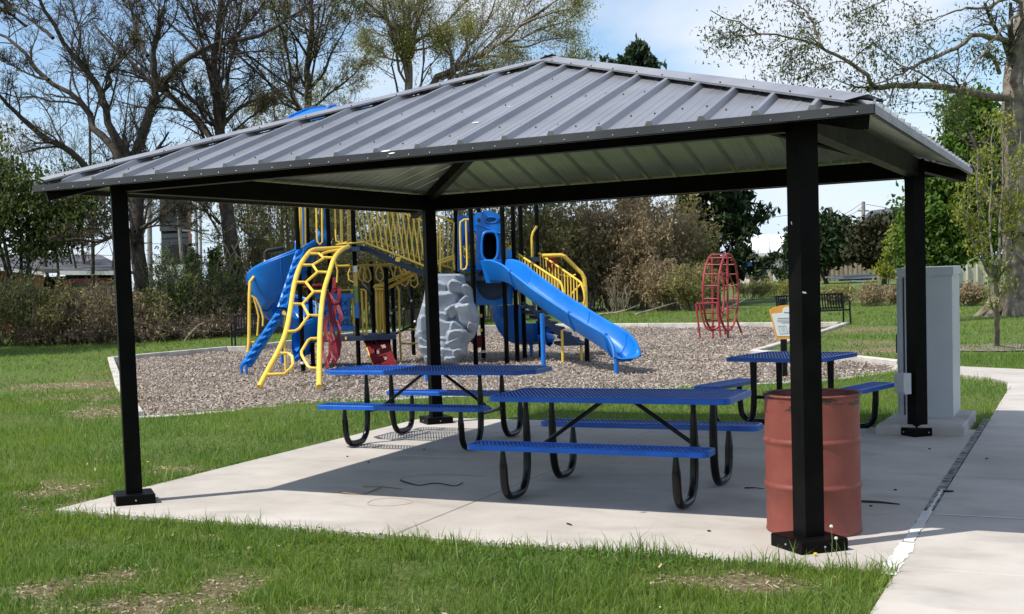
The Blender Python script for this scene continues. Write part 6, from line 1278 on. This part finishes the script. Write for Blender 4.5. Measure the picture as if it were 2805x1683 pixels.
# hedge along the left
HB = [(-20, 950, None, 800, 130, 'mixed', 'low dark green shrub at the far left edge', 3800), (110, 946, None, 815, 110, 'mixed', 'dark green shrub below the rust orange shed wall', 3800), (215, 943, None, 825, 95, 'olive', 'brown bramble mound below the plank shed wall', 1800), (300, 941, None, 830, 90, 'brown', 'brown brush mound just left of the left pavilion post', 1500), (395, 935, None, 800, 85, 'olive', 'brown and olive brush right of the left pavilion post', 2600), (480, 928, None, 700, 70, 'green', 'tall bright green shrub below the dark tower', 4200), (555, 924, None, 780, 85, 'mixed', 'dark green brush left of the vine covered trunk', 1900), (600, 920, None, 715, 55, 'green', 'bright green shrub in front of the vine covered trunk', 3600), (665, 916, None, 800, 80, 'brown', 'brown brush behind the left park bench', 2000), (760, 909, None, 760, 85, 'olive', 'olive brush behind the blue climbing ramp', 2800), (860, 903, None, 740, 90, 'olive', 'olive brush behind the noughts and crosses panel', 2800), (970, 898, None, 730, 95, 'olive', 'olive brush behind the overhead rings', 2800), (1090, 893, None, 720, 95, 'mixed', 'dull green brush behind the rope net', 3000), (1210, 889, None, 720, 90, 'mixed', 'dull green brush behind the grey rock climber', 3000), (1330, 880, None, 700, 90, 'olive', 'olive brush behind the blue tunnel tower', 2800)]
for k, (px, py, d, tp, hw, lf, lab, nl) in enumerate(HB): shrub('bush', lab, 'bush', px, py, d, tp-(65 if k < 4 else 30) if k < 9 else 610, hw*1.15, lf, 200+k, 40, ((9, .40, (15, 60), .10, 4, .2), (5, .5, (20, 60), .1, 3, .25)), int(nl*(1.1 if k < 4 else .8 if k < 9 else 1.8)), .080 if k < 9 else .092, 'greytwig' if k < 9 else 'browntwig', .022, .10, arch=.25 if k < 9 else 0)
LB_ = [(40, 944, 880, 110, 'low tangled brown brush at the foot of the left end shrubs'), (170, 944, 872, 100, 'low tangled brown brush below the rust orange shed wall'), (290, 942, 868, 90, 'low tangled brown brush left of the left pavilion post'), (400, 938, 870, 85, 'low tangled brown brush right of the left pavilion post'), (510, 930, 862, 85, 'low tangled brown brush below the bright green shrub'), (620, 924, 860, 80, 'low tangled brown brush below the vine covered trunk')]
for k, (px, py, tp, hw, lab) in enumerate(LB_): shrub('bramble', lab, 'bramble', px, py, None, tp, hw, 'brown', 260+k, 48, ((8, .5, (15, 70), .02, 5, .25), (4, .5, (20, 70), .0, 3, .3)), 700, .07, 'greytwig', .016, .08, arch=.5)
# brown thicket on the right
BT = [(1500, 858, None, 500, 85, 'olive', 'green tinged thicket just right of the yellow stair rails', 7500), (1585, 853, None, 515, 95, 'brown', 'tall brown bare thicket right of the stairs', 7000), (1680, 850, None, 520, 100, 'brown', 'tall brown bare thicket in front of the pine crown', 7500), (1775, 848, None, 520, 100, 'brown', 'brown bare thicket merging into the dark evergreen', 7500), (1850, 842, None, 540, 80, 'olive', 'olive brown thicket left of the red climber', 6000)]
for k, (px, py, d, tp, hw, lf, lab, nl) in enumerate(BT): shrub('thicket', lab, 'thicket', px, py, d, tp, hw, lf, 300+k, 34, ((11, .40, (15, 60), .06, 5, .2), (11, .50, (20, 60), .04, 3, .22)), nl, .105, 'browntwig', .030, .16, arch=.35)
for k, (px, tp, lab) in enumerate(((1530, 700, 'low brown brush at the thicket foot beside the stairs'), (1620, 690, 'low brown brush at the thicket foot, left of its gap'), (1720, 700, 'low brown brush at the thicket foot, below the pine'), (1810, 690, 'low brown brush at the thicket foot, right of its gap'), (1900, 720, 'low olive brush behind the red climber'))): shrub('bush', lab, 'bush', px, 852, None, tp, 75, 'brown' if k < 4 else 'olive', 350+k, 42, ((8, .42, (15, 60), .08, 4, .2), (5, .5, (20, 60), .06, 3, .25)), 4200, .085, 'browntwig', .022, .12)
for k, (px, py, tp, hw, lab) in enumerate([(1600, 856, 770, 45, 'pale dead stems standing at the foot of the brown thicket'), (1690, 856, 755, 45, 'pale dead stems right of the thicket middle'), (1840, 850, 740, 40, 'pale dead stems directly left of the red climber'), (1900, 846, 745, 45, 'pale dead stems seen through the red climber')]): shrub('dead_reeds', lab, 'dead reeds', px, py, None, tp, hw, 'brown', 330+k, 24, ((4, .4, (15, 45), .15, 3, .15),), 120, .06, 'paletwig', .028, .05)
for k, pts in enumerate(([(1740, 862), (1800, 858), (1880, 845)], [(1640, 862), (1700, 868), (1752, 862)], [(1960, 862), (2010, 850), (2060, 836)])):
    P = [gz(*p, .02)+np.array([0, 0, .18*i]) for i, p in enumerate(pts)]; tag(obj('fallen_branch', MB().tube(ease(P, 10), np.linspace(.045, .015, 10), 6), M['paletwig'], None, True), ['pale fallen branch lying before the gap in the thicket', 'pale fallen branch lying at the thicket foot', 'pale broken branch leaning right of the red climber'][k], 'branch')
for k, pts in enumerate(([(505, 935), (520, 915), (545, 890), (560, 885)], [(455, 925), (452, 880), (462, 858), (475, 838)])):
    g_ = gz(*pts[0]); dd = depth(g_)-1.2; tag(obj('dead_branch', MB().tube(ease([at(x, y, dd) for x, y in pts], 10), np.linspace(.03, .012, 10), 6), M['paletwig'], None, True), ['pale forked dead branch leaning against the brown brush', 'pale dead branch standing up from the brown brush'][k], 'branch')
# weeds of the far field
WD = [(2060, 820, 760, 60, 'olive', 'tangle of olive weeds left of the orange sign'), (2130, 815, 755, 55, 'spring', 'yellow green weeds behind the nearest post'), (2300, 835, 770, 45, 'olive', 'thin weeds behind the far bench'), (2390, 838, 775, 55, 'brown', 'brown dry weeds left of the grey cabinet'), (2660, 838, 775, 45, 'brown', 'brown dry weeds right of the grey cabinet'), (2460, 832, 780, 40, 'brown', 'brown dry brush beside the far right post')]
for k, (px, py, tp, hw, lf, lab) in enumerate(WD): shrub('weeds', lab, 'weeds', px, py, None, tp, hw, lf, 400+k, 40, ((5, .4, (15, 55), .1, 3, .2),), 1600, .085, 'paletwig' if k != 1 else 'browntwig', .012, .1)

# ------------------------------------------------------------------ buildings and far things
def fbox(name, mat, parent, x0, x1, y0, y1, d, dp, py_anchor=None):
    """upright box whose front shows as this pixel rectangle at distance d"""
    a, b = at(x0, (y0+y1)/2, d), at(x1, (y0+y1)/2, d); e = Vector((b[0]-a[0], b[1]-a[1], 0)); n_ = Vector((-e.y, e.x, 0)).normalized(); n_ = n_ if n_.dot(Vector(FW)) > 0 else -n_
    m_ = ((a+b)/2); zt, zb_ = height((x0+x1)/2, y0, m_[0], m_[1]), height((x0+x1)/2, y1, m_[0], m_[1])
    P = [Vector((a[0], a[1], zb_)), Vector((b[0], b[1], zb_)), Vector((b[0], b[1], zt)), Vector((a[0], a[1], zt))]
    return obj(name, MB().prism(P, n_*dp), mat, parent)
sh = thing('shed', 'low shed with grey shingle roof, rust orange wall and grey planks', 'shed', tuple(at(150, 850, 62)*np.array([1, 1, 0])))
def rp_(x, y, d): return Vector(at(x*.2156, 640+y*.2156, d))
obj('roof', MB().prism([rp_(-400, 395, 60), rp_(560, 505, 60), rp_(1480, 492, 60), rp_(1700, 520, 60), rp_(1270, 296, 66), rp_(300, 300, 66), rp_(-400, 310, 66)], (0, 0, .12)), M['shingle'], sh)
obj('eave_board', MB().bar(rp_(-400, 405, 59.9), rp_(565, 512, 59.9), .1, .16), M['white'], sh); obj('eave_board', MB().bar(rp_(760, 500, 59.9), rp_(1480, 500, 59.9), .1, .2), M['white'], sh)
for k in range(8): fbox('wall_panel', M['rustwall'], sh, -90+26.5*k, -90+26.5*k+26, 733+k*2, 905, 60.4, .12)
fbox('dark_opening', M['dark'], sh, 123, 186, 758, 905, 62.5, .1)
for k in range(9): fbox('plank', M['greywall'], sh, 186, 340, 762+k*10.6, 770.5+k*10.6, 60.5, .06)
fbox('inner_wall', M['dark'], sh, 183, 345, 745, 905, 61, .08); fbox('corner_post', M['rustwall'], sh, 183, 200, 770, 905, 60.3, .1); fbox('red_beam', M['loopred'], sh, 182, 330, 765, 773, 60.2, .12); fbox('door_post', M['browntwig'], sh, 264, 272, 750, 900, 60.2, .12)
gt = thing('grain_tower', 'dark grey clad elevator tower in two stacked blocks beyond the hedge', 'tower', tuple(at(478, 800, 96)*np.array([1, 1, 0])))
for k in range(7): fbox('siding', M['grain'], gt, 437, 515, 540+k*13.3, 540+k*13.3+12.5, 96+.05*(k % 2), 2.2)
for k in range(7): fbox('siding', M['grain'], gt, 442, 516, 640+k*12.2, 640+k*12.2+11.4, 96+.05*(k % 2), 2.2)
fbox('core', M['dark'], gt, 441, 512, 541, 730, 96.3, 1.6); fbox('bay', M['dark'], gt, 466, 508, 670, 725, 95.9, .2); fbox('ladder_rail', M['rustwall'], gt, 517, 522, 545, 730, 95.5, .2); fbox('foot', M['dark'], gt, 448, 510, 720, 812, 96.2, 1.8)
def upole(label, px, y0, y1, d, rad, px_top=None, arms=(), group=None):
    a, b = at(px, y1, d), at(px_top or px, y0, d); t_ = thing('utility_pole', label, 'utility pole', (float(a[0]), float(a[1]), GZ), 0, group); g0 = np.array([a[0], a[1], GZ]); obj('pole', MB().tube([g0, b], [rad*1.15, rad*.85], 10), M['creosote'], t_, True)
    for yy, w_ in arms: c = at(px_top or px, yy, d); obj('cross_arm', MB().bar(c-RT*w_, c+RT*w_, .12, .12), M['creosote'], t_)
    return t_
upole('grey utility pole left of the dark tower', 409, 545, 800, 80, .17); upole('grey utility pole leaning in front of the dark tower', 507, 565, 800, 88, .13, 486); upole('grey utility pole right of the dark tower', 541, 560, 800, 85, .12, 536, ((632, .9),)); upole('thin grey utility pole farthest right of the dark tower', 549, 570, 800, 90, .10)
upole('utility pole with transformer above the round dark trees', 2365, 553, 780, 120, .19, None, ((578, .5),)); upole('shorter utility pole above the left round dark tree', 2275, 568, 780, 140, .2)
def wire(label, pts, d, grp): return tag(obj('power_line', MB().tube(ease([at(x, y, d) for x, y in pts], 14), .022, 4), M['cable'], None, True), label, 'power line', grp)
for k, (x0, y0, x1, y1, sag) in enumerate(((2275, 600, 2363, 556, 6), (2320, 592, 2363, 566, 4), (2372, 560, 2480, 588, -4), (1905, 598, 2275, 570, 14))): wire(['sagging power line left of the transformer pole, upper', 'sagging power line left of the transformer pole, lower', 'power line running right from the transformer pole', 'long power line passing behind the nearest post'][k], [(x0, y0), ((x0+x1)/2, (y0+y1)/2+sag), (x1, y1)], 125, None)
for k, (a, b) in enumerate((((2290, 303), (2640, 262)), ((2400, 310), (2660, 300)), ((100, 700), (640, 690)), ((100, 720), (640, 716)), ((380, 668), (640, 660)))): wire(['thin power line crossing the sky above the right roof corner, upper', 'thin power line crossing the sky above the right roof corner, lower', 'power line beyond the left hedge, middle', 'power line beyond the left hedge, lowest', 'power line beyond the left hedge, upper'][k], [a, ((a[0]+b[0])/2, (a[1]+b[1])/2+4), b], 110, None)
tr = thing('storage_trailer', 'white storage trailer glimpsed through the hedge below the dark tower', 'trailer', tuple(at(470, 800, 75)*np.array([1, 1, 0]))); fbox('trailer_body', M['white'], tr, 425, 503, 726, 800, 75, 2.4); fbox('trailer_door', M['paper'], tr, 430, 462, 735, 796, 74.9, .06); fbox('door_bar', M['steel'], tr, 445, 447, 738, 794, 74.8, .05)
for xx in (440, 485):
    p = at(xx, 806, 74.8); p[2] = .42; obj('wheel', MB().tube([p, p+np.array([FW[0], FW[1], 0])*.3], .42, 14), M['dark'], tr, True)
# arborvitae in a row
for k, (x, yt) in enumerate(((523, 668), (535, 678), (582, 655), (596, 640))): clump_crown('columnar_tree', ['narrow columnar evergreen right of the dark tower, taller of the close pair', 'narrow columnar evergreen right of the dark tower, shorter of the close pair', 'columnar evergreen left of the vine covered trunk', 'columnar evergreen touching the vine covered trunk'][k], 'tree', x, 800, 66, [(x, yt+55, 8, 58), (x, yt+95, 10, 50)], 70, 16, .10, .12, LM['dark'], 500+k, M['bark'], None, .06, .2, 1.6, .5, 1)
# right background
wt = thing('white_greenhouse', 'long white arched greenhouse beyond the dark evergreen', 'greenhouse', tuple(at(2120, 760, 125)*np.array([1, 1, 0])))
G = []
for k in range(13): 
    a = math.pi*k/12; G.append([at(2095+q, 700-58*math.sin(a) if 0 else 698-55*math.sin(a), 130-6*math.cos(a)) for q in (-85, 110)])
obj('arched_cover', MB().grid(G), M['white'], wt, True)
for k in range(7): obj('hoop', MB().tube([at(2010+32*k, 698-55.5*math.sin(math.pi*j/10), 129.9-6*math.cos(math.pi*j/10)) for j in range(11)], .06, 6), M['white'], wt, True)
bh = thing('house', 'low pale pink house partly hidden by the nearest pavilion post', 'house', tuple(at(2120, 770, 115)*np.array([1, 1, 0]))); fbox('wall', M['pinkwall'], bh, 2066, 2205, 700, 778, 115, 6); fbox('roof', M['white'], bh, 2060, 2210, 692, 701, 114.6, 6.8); fbox('window', M['glass'], bh, 2097, 2112, 712, 728, 114.9, .2); fbox('door', M['white'], bh, 2120, 2133, 716, 772, 114.9, .2); fbox('window', M['glass'], bh, 2150, 2172, 712, 730, 114.9, .2)
vh = thing('utility_vehicle', 'dark green utility vehicle parked before the pale pink house', 'vehicle', tuple(at(2085, 768, 100)*np.array([1, 1, 0]))); fbox('body', pm('dark_green_paint', (.03, .05, .03), .4, .2, 3), vh, 2060, 2104, 748, 764, 100, 1.6); fbox('windscreen', M['glass'], vh, 2066, 2100, 731, 748, 100.2, .1); fbox('cab_roof', M['dark'], vh, 2064, 2101, 728, 732, 100, 1.5)
for xx in (2066, 2098):
    p = at(xx, 765, 99.9); obj('wheel', MB().tube([p, p+np.array([FW[0], FW[1], 0])*.3], .30, 14), M['dark'], vh, True)
wh = thing('gabled_house', 'white gabled house roof showing beside the far right post', 'house', tuple(at(2480, 740, 130)*np.array([1, 1, 0])))
f_ = Vector((FW[0], FW[1], 0)).normalized()
obj('gable_wall', MB().prism([Vector(at(x, y, 130)) for x, y in ((2452, 760), (2452, 608), (2492, 572), (2540, 612), (2540, 760))], f_*9), M['white'], wh)
for s_, (xa, xb, ya, yb) in enumerate(((2444, 2493, 614, 568), (2493, 2550, 568, 618))): obj('roof', MB().prism([Vector(at(xa, ya, 129.5)), Vector(at(xb, yb, 129.5)), Vector(at(xb, yb-5, 129.5)), Vector(at(xa, ya-5, 129.5))], f_*10), M['shingle'], wh)
fbox('window', M['glass'], wh, 2480, 2497, 612, 632, 129.9, .1)
wr = thing('white_barn', 'wide white metal roofed barn behind the round dark trees', 'barn', tuple(at(2345, 740, 135)*np.array([1, 1, 0]))); fbox('wall', M['cream'], wr, 2300, 2470, 640, 770, 138, 8); obj('roof', MB().prism([Vector(at(x, y, d)) for x, y, d in ((2290, 642, 136), (2480, 636, 136), (2470, 604, 143), (2305, 612, 143))], (0, 0, .2)), M['white'], wr)
# timber fence, board by board
wf = thing('timber_fence', 'tan vertical board fence behind the two round dark trees', 'fence', tuple(at(2370, 760, 103)*np.array([1, 1, 0])))
for k in range(46): x = 2190+k*6.3; fbox('fence_board', M['wood'], wf, x, x+5.5, 716-.04*(x-2190)+(k*37 % 5)*.5, 772-.02*(x-2190), 103+.04*(k % 2), .06)
fbox('fence_rail', M['wood'], wf, 2190, 2478, 730, 734, 103.2, .1)
cf = thing('cream_fence', 'cream panel fence behind the young tree', 'fence', tuple(at(2700, 790, 66)*np.array([1, 1, 0])))
for k in range(9): x = 2598+k*27.2; fbox('fence_panel', M['cream'], cf, x, x+26.2, 727-.02*(x-2598), 794, 66, .05)
for k in range(10): x = 2597+k*27.2; fbox('fence_post', M['cream'], cf, x-1.4, x+1.2, 724, 795, 65.9, .12)
# timber and pipes stacked before the fence
lm_ = thing('lumber_pile', 'stack of pale and grey boards lying before the tan fence', 'lumber', tuple(at(2340, 766, 98)*np.array([1, 1, 0])))
for k, (x0, x1, y, q, mt) in enumerate(((2268, 2400, 762, -8, 'cabinet'), (2275, 2395, 765, -5, 'white'), (2290, 2405, 758, -9, 'boxgrey'), (2300, 2400, 768, -4, 'dark'), (2330, 2372, 770, 2, 'white'), (2262, 2310, 760, 2, 'cabinet'))): obj('lumber_board', MB().bar(at(x0, y, 98-.2*k), at(x1, y+q, 98-.2*k), .3, .12), M[mt], lm_)
tb = thing('blue_tarp', 'small bright blue tarp showing through the dark evergreen', 'tarp', tuple(at(2045, 760, 72)*np.array([1, 1, 0]))); obj('sheet', MB().prism([Vector(at(x, y, 56)) for x, y in ((2034, 726), (2047, 717), (2060, 722), (2062, 728), (2048, 731))], f_*.3), M['blue'], tb)
